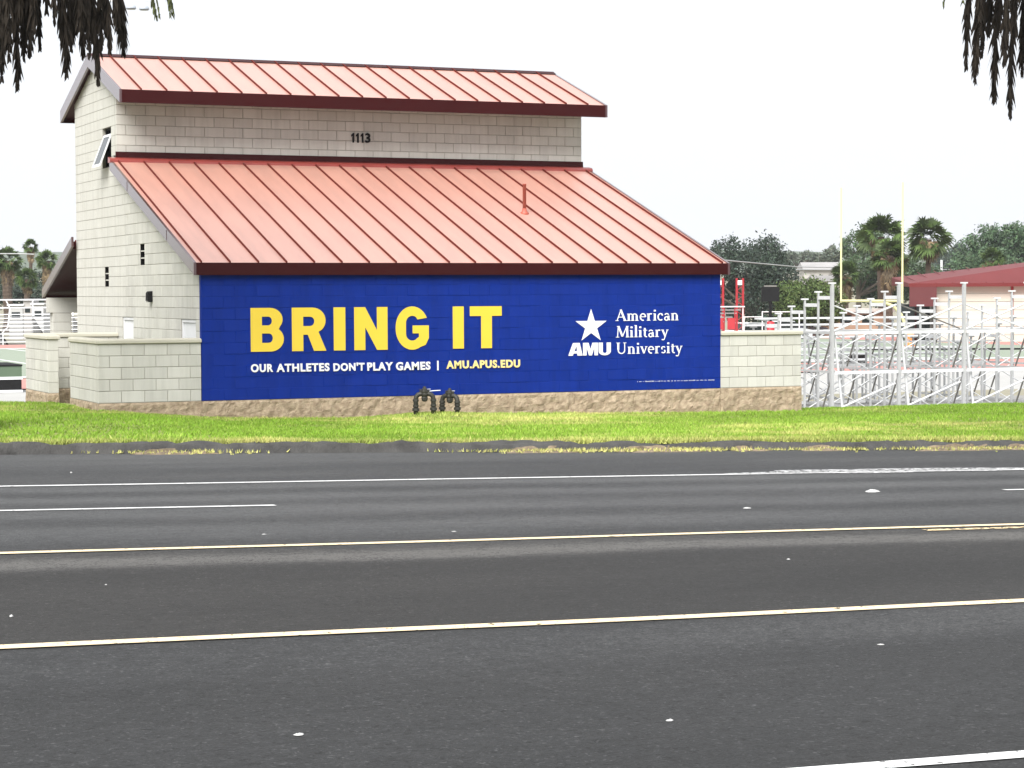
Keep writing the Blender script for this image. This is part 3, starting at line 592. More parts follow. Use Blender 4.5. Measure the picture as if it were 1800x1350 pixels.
mb = MB(); mb.prism([(RG[0]-.11, RG[1]-.015), (RG[0], RG[1]+.035), (RG[0]+.11, RG[1]-.015), (RG[0]+.16, RG[1]-.035), (RG[0]-.16, RG[1]-.035)], 0, -OX-.035, L+OX+.035); mb.build('ridge_cap', TRIM, bld)
mb = MB(); mb.prism([(YU-.035, 4.56), (YU-.005, 4.56), (YU-.005, 4.745), (YU-.025, 4.745)], 0, -.02, L+.02); mb.build('wall_flashing', TRIM, bld)
mb = MB(); mb.prism([(TOP[0]-.02, TOP[1]+.055), (YU-.005, TOP[1]+.09), (YU-.005, TOP[1]-.03), (TOP[0]-.06, TOP[1]-.03), (TOP[0]-.06, TOP[1]+.02)], 0, -OX-.05, L+OX+.05); mb.build('wall_flashing', mat('flashing_red', (.30,.05,.04), .35, None, 3, .5, coat=.5), bld)
# vent pipe with flared boot on the lower roof
best = None
for yy in np.linspace(0, 6, 600):
    p = at(922, 375, 1, yy); e_ = abs(p[2]-zl(yy)); 
    if best is None or e_ < best[0]: best = (e_, p)
vp = best[1]; zt_ = at(922, 323, 1, vp[1])[2]; PIPEM = mat('red_pipe', (.42,.10,.065), .5, (.36,.085,.055), 6, .6)
mb = MB(); mb.lathe((vp[0], vp[1], 0), [(.036, vp[2]-.05), (.036, zt_-.02), (.040, zt_-.02), (.040, zt_), (.03, zt_), (.03, zt_-.03)], 2, 12); pp = mb.build('vent_pipe', PIPEM, bld, True)
mb = MB(); mb.lathe((vp[0], vp[1], 0), [(.095, vp[2]-.04), (.085, vp[2]+.01), (.055, vp[2]+.04), (.042, vp[2]+.10), (.0365, vp[2]+.10)], 2, 14); mb.build('boot', PIPEM, pp, True)
# doors, vents, lamp, awning window on the gable wall
for y0, y1 in ((.36, 1.37), (5.0, 5.91)):
    mb = MB(); mb.box(.05, .09, y0+.06, y1-.06, -.75, 7*CH-.06); dr = mb.build('door', WPAINT, bld)
    fr = MB(); fr.box(.02, .12, y0+.002, y0+.055, -.75, 7*CH-.002); fr.box(.02, .12, y1-.055, y1-.002, -.75, 7*CH-.002); fr.box(.021, .119, y0+.055, y1-.055, 7*CH-.055, 7*CH-.002); fr.build('door_frame', WPAINT, dr)
    mb = MB(); mb.tube([(.05, y0+.16, .35), (0.0, y0+.16, .35), (0.0, y0+.28, .35)], .012, 8); mb.build('handle', ALU, dr)
for y0, y1, c0, c1 in ((4.03, 4.38, 12, 14), (7.06, 7.42, 10, 12)):
    mb = MB(); mb.box(.12, .145, y0, y1, c0*CH, c1*CH); vt = mb.build('block_vent', DARK, bld)
    mb = MB(); mb.box(.010, .119, y1-.012, y1-.001, c0*CH+.001, c1*CH-.001); mb.box(.010, .119, y0+.001, y0+.008, c0*CH+.001, c1*CH-.001); mb.build('jamb_shade', DARK, vt)  # added near-black plates paint the shade of a deep vent onto the jambs
    for k in range(1, 3):
        z = c0*CH+k*(c1-c0)*CH/3; mb = MB(); mb.box(.014, .118, y0+.009, y1-.013, z-.011, z+.011); mb.build('web', CMU, vt)
    mb = MB(); mb.prism([(-.004, c0*CH-.012), (.118, c0*CH+.012), (.118, c0*CH+.002), (-.004, c0*CH-.022)], 1, y0+.01, y1-.01); mb.build('sill', CMU, vt)
p0 = at(262, 521, 0, -.1); mb = MB(); yc = at(262, 521, 0, -.05)[1]
mb.add([(.0,yc-.08,1.935),(.0,yc+.08,1.935),(-.07,yc+.08,1.93),(-.07,yc-.08,1.93),(.0,yc-.08,1.735),(.0,yc+.08,1.735),(-.10,yc+.08,1.75),(-.10,yc-.08,1.75),(-.095,yc-.08,1.89),(-.095,yc+.08,1.89)],
       [(0,1,2,3),(4,7,6,5),(0,4,5,1),(3,2,9,8),(8,9,6,7),(1,5,6,9,2),(0,3,8,7,4)]); lmp = mb.build('wall_lamp', BLACK, bld)
mb = MB(); mb.box(-.09, -.01, yc-.07, yc+.07, 1.725, 1.74); mb.build('lens', GLASS, lmp)
y0, y1, z0, z1 = 6.70, 7.49, 22*CH, 26*CH
mb = MB(); mb.box(.13, .148, y0, y1, z0, z1); win = mb.build('awning_window', GLASS, bld)  # dark sheet behind the open sash stands in for the unlit interior
mb = MB()
for a in ((y0+.002, y0+.045, z0+.002, z1-.002), (y1-.045, y1-.002, z0+.002, z1-.002), (y0+.045, y1-.045, z0+.002, z0+.045), (y0+.045, y1-.045, z1-.045, z1-.002)): mb.box(.07, .12, *a)
mb.build('frame', BLACK, win)
tilt = R(21); hgt_ = z1-z0-.10; hz = z1-.13
def sash(y, dn, off): return (-math.sin(tilt)*dn+.045-math.cos(tilt)*off, y, hz-math.cos(tilt)*dn+math.sin(tilt)*-off)
mb = MB()
def sbar(ya, yb, d0, d1, o0, o1):
    v = [sash(y, d_, o) for o in (o0, o1) for d_ in (d0, d1) for y in (ya, yb)]; mb.add(v, [(0,1,3,2),(4,6,7,5),(0,4,5,1),(1,5,7,3),(3,7,6,2),(2,6,4,0)])
sbar(y0+.05, y0+.11, 0, hgt_, 0, .03); sbar(y1-.11, y1-.05, 0, hgt_, 0, .03); sbar(y0+.11, y1-.11, 0, .055, .001, .029); sbar(y0+.11, y1-.11, hgt_-.055, hgt_, .001, .029)
mb.build('sash_frame', WPAINT, win); mb = MB(); sbar(y0+.11, y1-.11, .055, hgt_-.055, .012, .018); mb.build('pane', GLASS, win)
# rear porch: beam and block column under the rear roof
mb = MB(); mb.box(-.10, L+.1, 12.72, 13.0, 1.46, 1.80); mb.build('porch_beam', CMU, bld)
mb = MB(); 
for x in (.0, L/2, L-.4):
    m2 = MB()
    m2.box(x, x+.406, 12.66, 13.06, -1.75, 1.458); cm = m2.build('porch_column', MORTAR, bld)
    if x == 0:
        for ci in range(-2, 7):
            put_block(cm, x+.203, 12.655, ci*CH+.12, .406, .09); put_block(cm, x-.004, 12.86, ci*CH+.12, .40, .09, -math.pi/2)

# ==================================================================== LOW BLOCK WALLS
def cap_slab(mb, x0, x1, y0, y1, z0, h=.09, b=.018):
    for (i, za, zb_) in ((b, z0, z0+.012), (0, z0+.012, z0+h-.025), (b, z0+h-.025, z0+h)):
        pass
    prof = [(b*1.2, z0), (0, z0+.016), (0, z0+h-.03), (b*.6, z0+h-.008), (b*1.6, z0+h)]
    V = []
    for i, z in prof: V += [(x0+i, y0+i, z), (x1-i, y0+i, z), (x1-i, y1-i, z), (x0+i, y1-i, z)]
    F_ = [(3,2,1,0), (16,17,18,19)]+[(k*4+j, k*4+(j+1) % 4, k*4+4+(j+1) % 4, k*4+4+j) for k in range(4) for j in range(4)]; mb.add(V, F_)
def low_wall(label, runs, base_z, foot, seed, caps):
    """runs: (axis, start, end, fixed, thickness, outward rot, phase)"""
    x, y = foot[0]; th = thing('block_wall', (x, y, base_z), label, 'wall', 'low block walls beside the building')
    rough_base('base_course', foot, base_z, -.004, th, seed); core = MB()
    for ax, a, b_, f0, f1, phase, vis in runs:
        core.box(*( (a+.009, b_-.009, f0+.009, f1-.009) if ax == 0 else (f0+.009, f1-.009, a+.009, b_-.009)), -.01, 5*CH-.002)
    cb = core.build('mortar_core', MORTAR, th)
    for ax, a, b_, f0, f1, phase, vis in runs:
        for ci in range(5):
            t = a; first = BW if (ci+phase) % 2 == 0 else BW/2; k = 0
            while t < b_-1e-3:
                w = min(first if k == 0 else BW, b_-t); c = t+w/2; z = ci*CH+CH/2; k += 1
                if ax == 0: put_block(th_off(th, cb), c, f0, z, w, f1-f0)
                else: put_block(th_off(th, cb), f0, c, z, w, f1-f0, -math.pi/2)
                t += w
    for c in caps: mb = MB(); cap_slab(mb, *c, 5*CH+.001); mb.build('cap', CAPM, th)
    return th
def th_off(th, cb): return cb
TW = .2032; XW = -4.5*BW
low_wall('low pale block yard wall joining the left end of the blue front', [(0, XW, -.003, 0, TW, 0, 1), (1, TW+.002, 2.29, XW, XW+TW, 1, 1)], -.95,
         [(XW-.004, -.008), (-.004, -.008), (-.004, TW), (XW+TW, TW), (XW+TW, 2.292), (XW-.004, 2.292)], 21, [(XW-.03, -.004, -.035, TW+.03), (XW-.03, XW+TW+.03, TW+.031, 2.31)])
YP0, YP1 = 4.29, 6.48
low_wall('low pale block wall past the gap, farthest left, with return to the building', [(1, YP0, YP1, XW, XW+TW, 0, 1), (0, XW+TW+.002, -.003, YP1-TW, YP1, 1, 1)], -.95,
         [(XW-.004, YP0-.006), (XW+TW, YP0-.006), (XW+TW, YP1-TW), (-.004, YP1-TW), (-.004, YP1), (XW-.004, YP1)], 22, [(XW-.03, XW+TW+.03, YP0-.03, YP1+.03), (XW+TW+.031, -.004, YP1-TW-.03, YP1+.03)])
low_wall('low pale block wall joining the right end of the blue front', [(0, L+.003, 30*BW, 0, TW, 1, 1)], -1.1, [(L+.004, -.010), (30*BW, -.010), (30*BW, TW), (L+.004, TW)], 23, [(L+.004, 30*BW+.02, -.035, TW+.03)])

# ==================================================================== BACKFLOW ASSEMBLIES ON THE LAWN
def backflow(x0, x1, y0, y1, ztop, label, handle):
    zb0, zb1 = float(lawn_z(x0, y0)), float(lawn_z(x1, y1)); th = thing('backflow_preventer', ((x0+x1)/2, (y0+y1)/2, min(zb0, zb1)-.03), label, 'pipework', 'backflow preventers on the lawn')
    A = np.array((x0, y0, 0)); B_ = np.array((x1, y1, 0)); d = (B_-A); ln_ = np.linalg.norm(d); d /= ln_; r_ = .043
    for P0, zb, sgn in ((A, zb0, 1), (B_, zb1, -1)):
        mb = MB(); cx, cy = P0[0], P0[1]; e = [(cx, cy, zb-.08), (cx, cy, ztop-.10)]+[tuple(P0+d*sgn*.085*(1-math.cos(t))+np.array((0, 0, ztop-.10+.085*math.sin(t)))) for t in (R(30), R(60), R(90))]+[tuple(P0+d*sgn*.14+np.array((0, 0, ztop-.015)))]
        mb.tube(e, r_, 12); lg = mb.build('riser', IRON, th, True)
        for zc, rr, h in ((zb+.10, .068, .055), (zb+.165, .056, .04), (ztop-.13, .058, .045)):
            mb = MB(); mb.lathe((cx, cy, zc), [(r_, -h/2), (rr, -h/2+.006), (rr, h/2-.006), (r_, h/2)], 2, 8); mb.build('union', IRON, lg)
    M = (A+B_)/2; mb = MB(); zc = ztop-.02
    pts = [A+d*.12, A+d*ln_*.36, A+d*ln_*.5, A+d*ln_*.64, B_-d*.12]; mb.tube([tuple(p+np.array((0,0,zc))) for p in pts], [.045, .062, .074, .062, .045], 12); bd = mb.build('valve_body', IRON, th, True)
    mb = MB(); mb.lathe((M[0], M[1], zc), [(.05, -.02), (.075, .04), (.075, .06), (.055, .065), (.05, .10), (.03, .11), (.025, .14)], 2, 10); mb.build('bonnet', IRON, bd)
    mb = MB(); mb.lathe((M[0], M[1], zc), [(.03, -.13), (.055, -.11), (.06, -.06), (.05, -.02)], 2, 10); mb.build('relief_valve', IRON, bd)
    for k, fr_ in enumerate((.27, .73)):
        q = A+d*ln_*fr_; mb = MB(); mb.lathe((q[0], q[1], zc), [(.02, .03), (.02, .075), (.012, .075), (.012, .09)], 2, 8); st = mb.build('test_cock', IRON, bd)
        mb = MB(); mb.obox(q+np.array((0, 0, zc+.092)), d*.035, (0, .008, 0), (0, 0, .004)); mb.build('lever', WPAINT if k else IRON, st)
    if handle:
        q = B_-d*.10; mb = MB(); mb.tube([tuple(q+np.array((0, 0, zc+.05))), tuple(q+d*.10+np.array((0, -.01, zc+.062))), tuple(q+d*.22+np.array((0, -.02, zc+.068)))], [.008, .009, .008], 6); mb.build('lever', WPAINT, bd)
pA0, pA1 = at(731, 725, 1, -.95), at(762, 727, 1, -1.05); pB0, pB1 = at(777.5, 722, 1, -.62), at(804, 725, 1, -.86)
backflow(pA0[0], pA1[0], -.95, -1.05, at(746, 691, 1, -1.)[2], 'taller dark pipe backflow assembly on lawn, left of the two, with pale lever', True)
backflow(pB0[0], pB1[0], -.62, -.86, at(790, 694, 1, -.75)[2], 'smaller dark pipe backflow assembly on lawn, right of the two', False)

# ==================================================================== NEAR PALMS (feather palms at the lawn edge, only hanging fronds in view)
DEAD = mat('dead_frond', (.030,.024,.018), .9, (.011,.009,.007), 5, .6, spec=.1); GREENF = mat('green_frond', (.075,.085,.025), .6, (.05,.06,.018), 3, .7, spec=.3); PTRUNK = mat('palm_trunk', (.13,.10,.075), .95, (.07,.055,.04), 9, .7, .9, 20)
def frond_mesh(base, mid, tip, wmax, seed, dead=True, nl=150):
    rg = np.random.default_rng(seed); B0, B1, B2 = map(np.array, (base, mid, tip)); ts = np.linspace(0, 1, 16); pts = [(1-t)**2*B0+2*t*(1-t)*B1+t*t*B2 for t in ts]
    mb = MB(); mb.tube(pts, [.035*(1-t)+.006 for t in ts], 5); V = []; F_ = []
    for k in range(nl):
        t = (.18+.82*((k+.5)/nl)**.75); p = (1-t)**2*B0+2*t*(1-t)*B1+t*t*B2; tg = 2*(1-t)*(B1-B0)+2*t*(B2-B1); tg /= np.linalg.norm(tg); wd = wmax*((min(1., (1-t)*12+.28)*(.85+.3*math.sin(k*.9))) if dead else (math.sin(math.pi*min(1, max(.05, (t-.1)/.93)))**.6+.12))
        out = np.cross(tg, (0, 0, 1)); out = out/np.linalg.norm(out) if np.linalg.norm(out) > .05 else np.array((1., 0, 0)); out2 = np.cross(tg, out); a = rg.uniform(0, 6.28)
        if dead: side = math.cos(a)*out+math.sin(a)*out2
        else: side = out
        for sg in (-1, 1):
            ln_ = wd*rg.uniform(.7, 1.15)*(3.1 if dead else 1.7); dirv = tg*(.9 if dead else .55)+side*sg*(.30 if dead else .75)+np.array((0, 0, -.22)); dirv /= np.linalg.norm(dirv); e = p+dirv*ln_
            wv = np.cross(dirv, rg.normal(0, 1, 3)); wv /= np.linalg.norm(wv); wv *= (.026 if dead else .018); V += [p-wv, p+wv, p+dirv*ln_*.6+wv*.9+np.array((0, 0, -.01)), e]; n = len(V)-4; F_.append((n, n+1, n+2, n+3))
    mb.add(V, F_); return mb
def near_palm(tx, ty, zc, hang, green, label, seed, lx):
    zg = float(lawn_z(tx, ty)); th = thing('feather_palm', (tx, ty, zg), label, 'palm tree', 'feather palms at the lawn edge'); rg = random.Random(seed)
    mb = MB(); pts = []; rad = []; 
    for k in range(60):
        t = k/59; pts.append((tx+.06*math.sin(t*3), ty, zg-.15+(zc-zg+.3)*t)); rad.append(.30-.05*t+.03*(k % 2)+(.16*max(0, 1-t*9)))
    mb.tube(pts, rad, 14); mb.build('trunk', PTRUNK, th)
    mb = MB(); mb.lathe((tx, ty, zc), [(.26, -.7), (.5, -.2), (.55, .2), (.38, .6), (.15, .85)], 2, 14); mb.build('crown_heart', PTRUNK, th)
    for k, (tip, w) in enumerate(hang):
        a = math.atan2(tip[1]-ty, tip[0]-tx); r_ = math.hypot(tip[0]-tx, tip[1]-ty); b0 = (tx+.35*math.cos(a), ty+.35*math.sin(a), zc+rg.uniform(-.2, .25)); md = (tx+r_*.98*math.cos(a), ty+r_*.98*math.sin(a), zc+rg.uniform(.1, .5))
        frond_mesh(b0, md, tip, w, seed*100+k, True).build('hanging_frond', DEAD, th)
    for k, (b_tip) in enumerate(green):
        a = math.atan2(b_tip[1]-ty, b_tip[0]-tx); r_ = math.hypot(b_tip[0]-tx, b_tip[1]-ty); frond_mesh((tx+.2*math.cos(a), ty+.2*math.sin(a), zc+.5), (tx+r_*.75*math.cos(a), ty+r_*.75*math.sin(a), zc+2.2), b_tip, .22, seed*300+k, False, 60).build('green_frond', GREENF, th)
    return th
def palm_set(cx_px, depth, tips, gt, seed, label, zc):
    c = at_depth(cx_px, 0, depth); tx, ty = c[0], c[1]; rg = random.Random(seed); hang = []
    for px, py, dd, w in tips: hang.append((tuple(at_depth(px, py, depth+dd)), w*1.12))
    for k in range(16):     # the rest of the skirt, out of the picture, round the far side
        a = rg.uniform(0, 6.28); r_ = rg.uniform(.9, 2.0); p = np.array((tx+r_*math.cos(a), ty+r_*math.sin(a), zc-rg.uniform(1.0, 1.5)))
        d = p-CAM; zz_ = d@_w; ux, uy = 900+F*(d@_r)/zz_, 675-F*(d@_u)/zz_
        if -20 < ux < 1820 and uy > -15: p[2] += (uy+15)/115
        hang.append((tuple(p), .10))
    green = [tuple(at_depth(px, py, depth+dd)) for px, py, dd in gt]
    for k in range(22):
        a = 2*math.pi*k/22+rg.uniform(-.1, .1); r_ = rg.uniform(2.4, 3.3); green.append((tx+r_*math.cos(a), ty+r_*math.sin(a), zc+rg.uniform(.9, 2.6)))
    return near_palm(tx, ty, zc, hang, green, label, seed, 0)
LT = [(-12,150,.2,.10),(3,140,-.5,.085),(31,152,.4,.10),(16,104,-.9,.085),(42,104,1.1,.07),(53,96,-.3,.085),(70,86,.9,.06),(96,40,-1.2,.07),(117,128,-.2,.115),(108,70,.8,.09),(146,98,.5,.09),(157,98,-.7,.075),(172,142,.1,.10),(163,70,1.,.10),(193,90,-.4,.08),(186,60,.9,.09),(217,90,.3,.115),(205,48,-.8,.09),(130,60,1.3,.11),(60,50,-1.3,.10),(25,60,1.5,.10),(82,20,.3,.08),(45,70,.6,.09),(8,80,.9,.09),(125,84,.4,.09),(140,50,-.9,.1),(178,84,-.1,.08),(210,66,.9,.08),(150,44,.3,.1),(34,34,-.7,.1)]
palm_set(-75, 31., LT, [(276,33,.6),(303,28,-.4),(268,8,1.0),(281,30,.2),(271,24,.4),(300,29,-.2),(305,22,.1),(274,30,-.2)], 1, 'feather palm beyond the left picture edge, dead fronds hanging over the left roof end', 8.3)
RT = [(1698,118,.2,.085),(1714,140,-.5,.095),(1726,98,.6,.07),(1747,176,.0,.11),(1738,60,1.,.10),(1776,202,.3,.10),(1766,110,-.7,.10),(1796,128,.8,.11),(1782,70,-.3,.09),(1812,190,.2,.11),(1755,40,1.2,.1),(1722,40,-1,.09)]
palm_set(1890, 33., RT, [(1658,8,.5),(1692,6,-.3)], 2, 'feather palm beyond the right picture edge with dead fronds hanging into the sky', 8.4)

# ==================================================================== NEAR BLEACHER FRAMES (right)
bx0 = [at(px, 600, 1, 6.)[0] for px in (1462.5, 1580, 1689)]; bsp = bx0[1]-bx0[0]; FRX = [bx0[0]+bsp*k for k in range(5)]
bl = thing('bleacher_frame', (FRX[0]+3, 9, -1.2), 'bare aluminium bleacher scaffold seen from behind, right of the block wall', 'bleacher'); ZT = at(1462.5, 499, 1, 6.)[2]; RISE, TREAD, NR = .172, .605, 13
def gz(x, y): return float(ground_z(np.array(x), np.array(y)))
for x in FRX:
    for k in range(NR):
        y = 6+TREAD*k; zt_ = ZT-RISE*k-(.03 if k else 0); zb_ = min(gz(x, y), -.9)-.05; mb = MB(); w = .036 if k == 0 else .021
        mb.box(x-w, x+w, y-w, y+w, zb_, zt_); po = mb.build('post', POSTM, bl)
        mb = MB(); mb.box(x-.09, x+.09, y-.03, y+.03, zt_, zt_+.035); mb.build('bracket', ALU, po)
        if k:
            mb = MB(); mb.box(x-.022, x+.022, y-TREAD+.033, y-.033, zt_-.16, zt_-.08); mb.build('step_beam', ALU, bl)
    for z_ in (-.95, .0, .9):
        ye = 6+TREAD*min(NR-1, (ZT-.2-z_)/RISE); mb = MB(); mb.box(x-.02, x+.02, 6.05, ye, z_-.025, z_+.025); mb.build('frame_rail', POSTM, bl)
    for k in (0, 3, 6):
        y = 6+TREAD*k
        for z_ in (-.95, .0):
            if ZT-RISE*k > z_+.9: mb = MB(); mb.tube([(x+.05, y+.06, z_+.9), (x+.05, y+TREAD*.85, z_+.03)], .022, 6); mb.build('diagonal_brace', ALUD, bl)
for i in range(4):
    xa, xb = FRX[i], FRX[i+1]
    for k in (0, 7):
        y = 6+TREAD*k
        for z_ in (-.95, -.02, .90):
            if ZT-RISE*k < z_+.3: continue
            mb = MB(); mb.box(xa+.05, xb-.05, y-.06, y-.028, z_-.036, z_+.036); mb.build('long_rail', ALU, bl)
        mb = MB(); mb.tube([(xa+.06, y+.03, .95-.0), (xb-.06, y+.03, 1.55)] if k == 0 else [(xa+.06, y+.03, -.9), (xb-.06, y+.03, -.05)], .026, 6); mb.build('cross_brace', ALU, bl)
        mb = MB(); mb.tube([(xa+.06, y+.08, 1.55), (xb-.06, y+.08, .97)] if k == 0 else [(xa+.06, y+.08, .6), (xb-.06, y+.08, -.05)], .018, 6); mb.build('cross_brace', ALUD if k == 0 and i % 2 else ALU, bl)
        mb = MB(); mb.tube([(xa+.10, y+.05, .86), (xa+.32, y+.05, -.9)], .028, 6); mb.build('cross_brace', ALU, bl)
        mb = MB(); mb.tube([(xa+.06, y+.05, -.92), (xb-.06, y+.05, -.3)], .024, 6); mb.build('cross_brace', ALU, bl)
for i in range(4):
    for k in (2, 5, 9):
        for za, zb_ in ((-.95, -.05), (0., .85)):
            if ZT-RISE*k < zb_+.1: continue
            y = 6+TREAD*k
            for q in (0, 1):
                mb = MB(); mb.tube([(FRX[i]+.05, y+.03+.04*q, za if q else zb_), (FRX[i+1]-.05, y+.03+.04*q, zb_ if q else za)], .015, 5); mb.build('cross_brace', ALU, bl)
for k in range(5, NR):
    y = 6+TREAD*k; z_ = ZT-RISE*k-.03; mb = MB(); mb.box(FRX[0]-.25, FRX[-1]+.3, y-.12, y+.12, z_+.037, z_+.08); mb.build('plank', ALU, bl)
    if k % 2: mb = MB(); mb.box(FRX[0]-.25, FRX[-1]+.3, y-.34, y-.16, z_-.26, z_-.23); mb.build('plank', ALU, bl)
for x in FRX:
    mb = MB(); mb.tube([(x, 6+TREAD*(NR-1), -1.0), (x, 6+TREAD*(NR-1), -.2)], .03, 6); 
kind(grid_sheet('bleacher_pad', np.linspace(13.2, 34, 20), np.linspace(4.4, 15, 12), lambda X, Y: ground_z(X, Y)+.05, mat('grey_gravel', (.30,.295,.28), .95, (.20,.195,.185), 3, .8, .5, 30)), 'structure')

# ==================================================================== FAR THINGS
HAZY = 0
def fz(Y): return -1.8
def place(px, Z): p = at_depth(px, 520, Z); return p[0], p[1]
def ht(px, py, Z): return at_depth(px, py, Z)[2]
LEAFM = mat('tree_leaf', (1,1,1), .75, (.85,.88,.8), .8, .8, attr='tone', spec=.2); BARK = mat('bark', (.10,.08,.06), .95, (.06,.05,.04), 3, .7, .6, 8)
def cloud_crown(lobes, n, size, col, seed, flat_=1.):
    """leaf-sized faces in clumps spread through ellipsoid lobes: (cx,cy,cz,rx,ry,rz)"""
    rg = np.random.default_rng(seed); vol = np.array([l[3]*l[4]*l[5] for l in lobes]); C = []; T = []
    for l, c in zip(lobes, np.maximum(1, (n*vol/vol.sum()).astype(int))):
        ncl = max(6, c//45); d = rg.normal(size=(ncl, 3)); d /= np.linalg.norm(d, axis=1)[:, None]; d *= (rg.uniform(.25, 1, ncl)**.4)[:, None]; cl = d*np.array(l[3:6])+np.array(l[:3]); tone = rg.uniform(.6, 1.35, ncl)
        k = rg.integers(0, ncl, c); sp = np.array(l[3:6])*.16; C.append(cl[k]+rg.normal(size=(c, 3))*sp); T.append(tone[k]*rg.uniform(.75, 1.25, c))
    C = np.concatenate(C); T = np.concatenate(T); n = len(C); u = rg.normal(size=(n, 3)); u /= np.linalg.norm(u, axis=1)[:, None]; v = np.cross(u, rg.normal(size=(n, 3))); v /= np.linalg.norm(v, axis=1)[:, None]
    s_ = (size*rg.uniform(.6, 1.4, n))[:, None]; V = np.stack([C-u*s_, C+v*s_*.45, C+u*s_, C-v*s_*.45], 1).reshape(-1, 3)
    cols = np.repeat(T[:, None]*np.array(col)[None]*rg.uniform(.9, 1.1, (n, 3)), 4, 0); return V, np.arange(n*4).reshape(-1, 4), cols
def broadleaf(px, Z, top_py, lobes_px, col, label, seed, n=7000, cat='tree', group=None, name='broadleaf_tree', size=None):
    """lobes_px: (px, py, half-width px, half-height px, depth offset m)"""
    x, y = place(px, Z); zg = gz(x, y); k = F/Z; th = thing(name, (x, y, zg), label, cat, group)
    lobes = []
    for lx, ly, hw_, hh, dd in lobes_px: p = at_depth(lx, ly, Z+dd); lobes.append((p[0], p[1], p[2], hw_/k, max(hw_, hh)/k*.9, hh/k))
    H = ht(px, top_py, Z)-zg
    mb = MB(); low = min(l[2] for l in lobes); mb.tube([(x, y, zg-.2), (x+.1, y, zg+(low-zg)*.5), (x, y, low)], [H*.035, H*.028, H*.02], 8); tr = mb.build('trunk', BARK, th)
    for l in lobes: mb = MB(); mb.tube([(x, y, max(zg+.4, low-H*.12)), ((x+l[0])/2, (y+l[1])/2, (low+l[2])/2), l[:3]], [H*.016, H*.011, H*.006], 6); mb.build('limb', BARK, tr)
    V, F_, C = cloud_crown(lobes, int(n*1.9), (size or max(.16, 2.2/k*2))*.62, col, seed); link('crown', np_mesh('crown', V, F_, C), LEAFM, th); return th
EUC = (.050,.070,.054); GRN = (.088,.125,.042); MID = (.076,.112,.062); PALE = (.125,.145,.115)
broadleaf(1325, 190, 415, [(1280,450,26,34,0),(1310,470,40,44,3),(1345,460,36,38,-3),(1372,490,28,44,2),(1300,530,44,44,4),(1350,530,44,46,-2),(1385,535,30,36,0),(1262,440,12,18,1),(1228,480,34,40,2),(1190,500,34,36,0)], EUC, 'dark eucalyptus trees rising directly right of the blue wall', 1, 16000)
broadleaf(1420, 165, 492, [(1390,528,30,32,0),(1425,524,34,32,3),(1458,532,26,30,-2),(1405,552,40,20,1),(1445,552,36,18,0)], GRN, 'bright green rounded bush tree behind the black signboard', 2, 11000)
broadleaf(1508, 215, 405, [(1500,435,22,26,0),(1525,425,26,28,3),(1550,455,34,34,0),(1505,470,26,24,-2),(1600,480,30,30,0),(1560,500,60,36,4),(1630,495,36,26,6)], MID, 'dark green tree behind the tall fan palms inside the goal', 3, 12000)
broadleaf(1750, 230, 400, [(1705,450,26,30,0),(1735,432,34,32,3),(1768,420,32,24,0),(1790,435,34,36,2),(1740,470,60,30,-2),(1820,440,40,44,3)], (.080,.125,.070), 'big domed green tree behind the red roofed building', 4, 14000)
broadleaf(1456, 330, 428, [(1462,448,14,16,0),(1452,462,18,14,2)], PALE, 'pale hazy round tree on the ridge left of the goal', 5, 2600, group='hazy ridge trees', size=.35)
broadleaf(1400, 420, 445, [(1385,456,22,12,0),(1420,452,24,10,3),(1438,458,22,12,2)], PALE, 'long pale hazy tree clump on the ridge above the grey house', 6, 3600, group='hazy ridge trees', size=.4)
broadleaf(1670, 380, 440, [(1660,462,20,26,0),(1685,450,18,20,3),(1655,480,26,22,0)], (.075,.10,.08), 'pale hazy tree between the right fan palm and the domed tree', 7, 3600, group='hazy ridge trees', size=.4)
broadleaf(60, 215, 470, [(20,500,40,34,0),(70,505,46,30,2),(165,500,40,34,1),(215,506,36,30,-2),(115,500,34,34,0),(-10,505,30,34,0),(50,520,60,22,-2)], (.055,.075,.058), 'dense hazy trees behind the far stand on the left', 8, 9000)
# fan palms
FANG = mat('fan_leaf', (1,1,1), .6, (.85,.9,.8), 2, .7, attr='tone', spec=.3); TRK = mat('fan_palm_trunk', (.10,.07,.05), .95, (.055,.04,.03), 5, .7, .7, 12)
def fan(rg, c, d, r_, droop, tone):
    """one fan leaf: radiating pointed segments round direction d"""
    d = d/np.linalg.norm(d); sd = np.cross(d, (0, 0, 1)); sd = sd/np.linalg.norm(sd) if np.linalg.norm(sd) > .1 else np.array((1., 0, 0)); up_ = np.cross(sd, d); ro = rg.uniform(-1.1, 1.1); sd, up_ = sd*math.cos(ro)+up_*math.sin(ro), up_*math.cos(ro)-sd*math.sin(ro); V = []; C = []
    for a in np.linspace(-1.35, 1.35, 11):
        e = d*math.cos(a)+sd*math.sin(a)+up_*rg.uniform(-.15, .15); e = e*r_*rg.uniform(.8, 1.1)*(1-.12*abs(a)); tip = c+e+np.array((0, 0, -droop*r_*rg.uniform(.4, 1.1))); m_ = c+e*.55; wv = np.cross(e, up_); wv = wv/(np.linalg.norm(wv)+1e-6)*r_*.085
        V += [c, m_-wv, tip, m_+wv]; C += [tone*rg.uniform(.8, 1.2)]*4
    return V, C
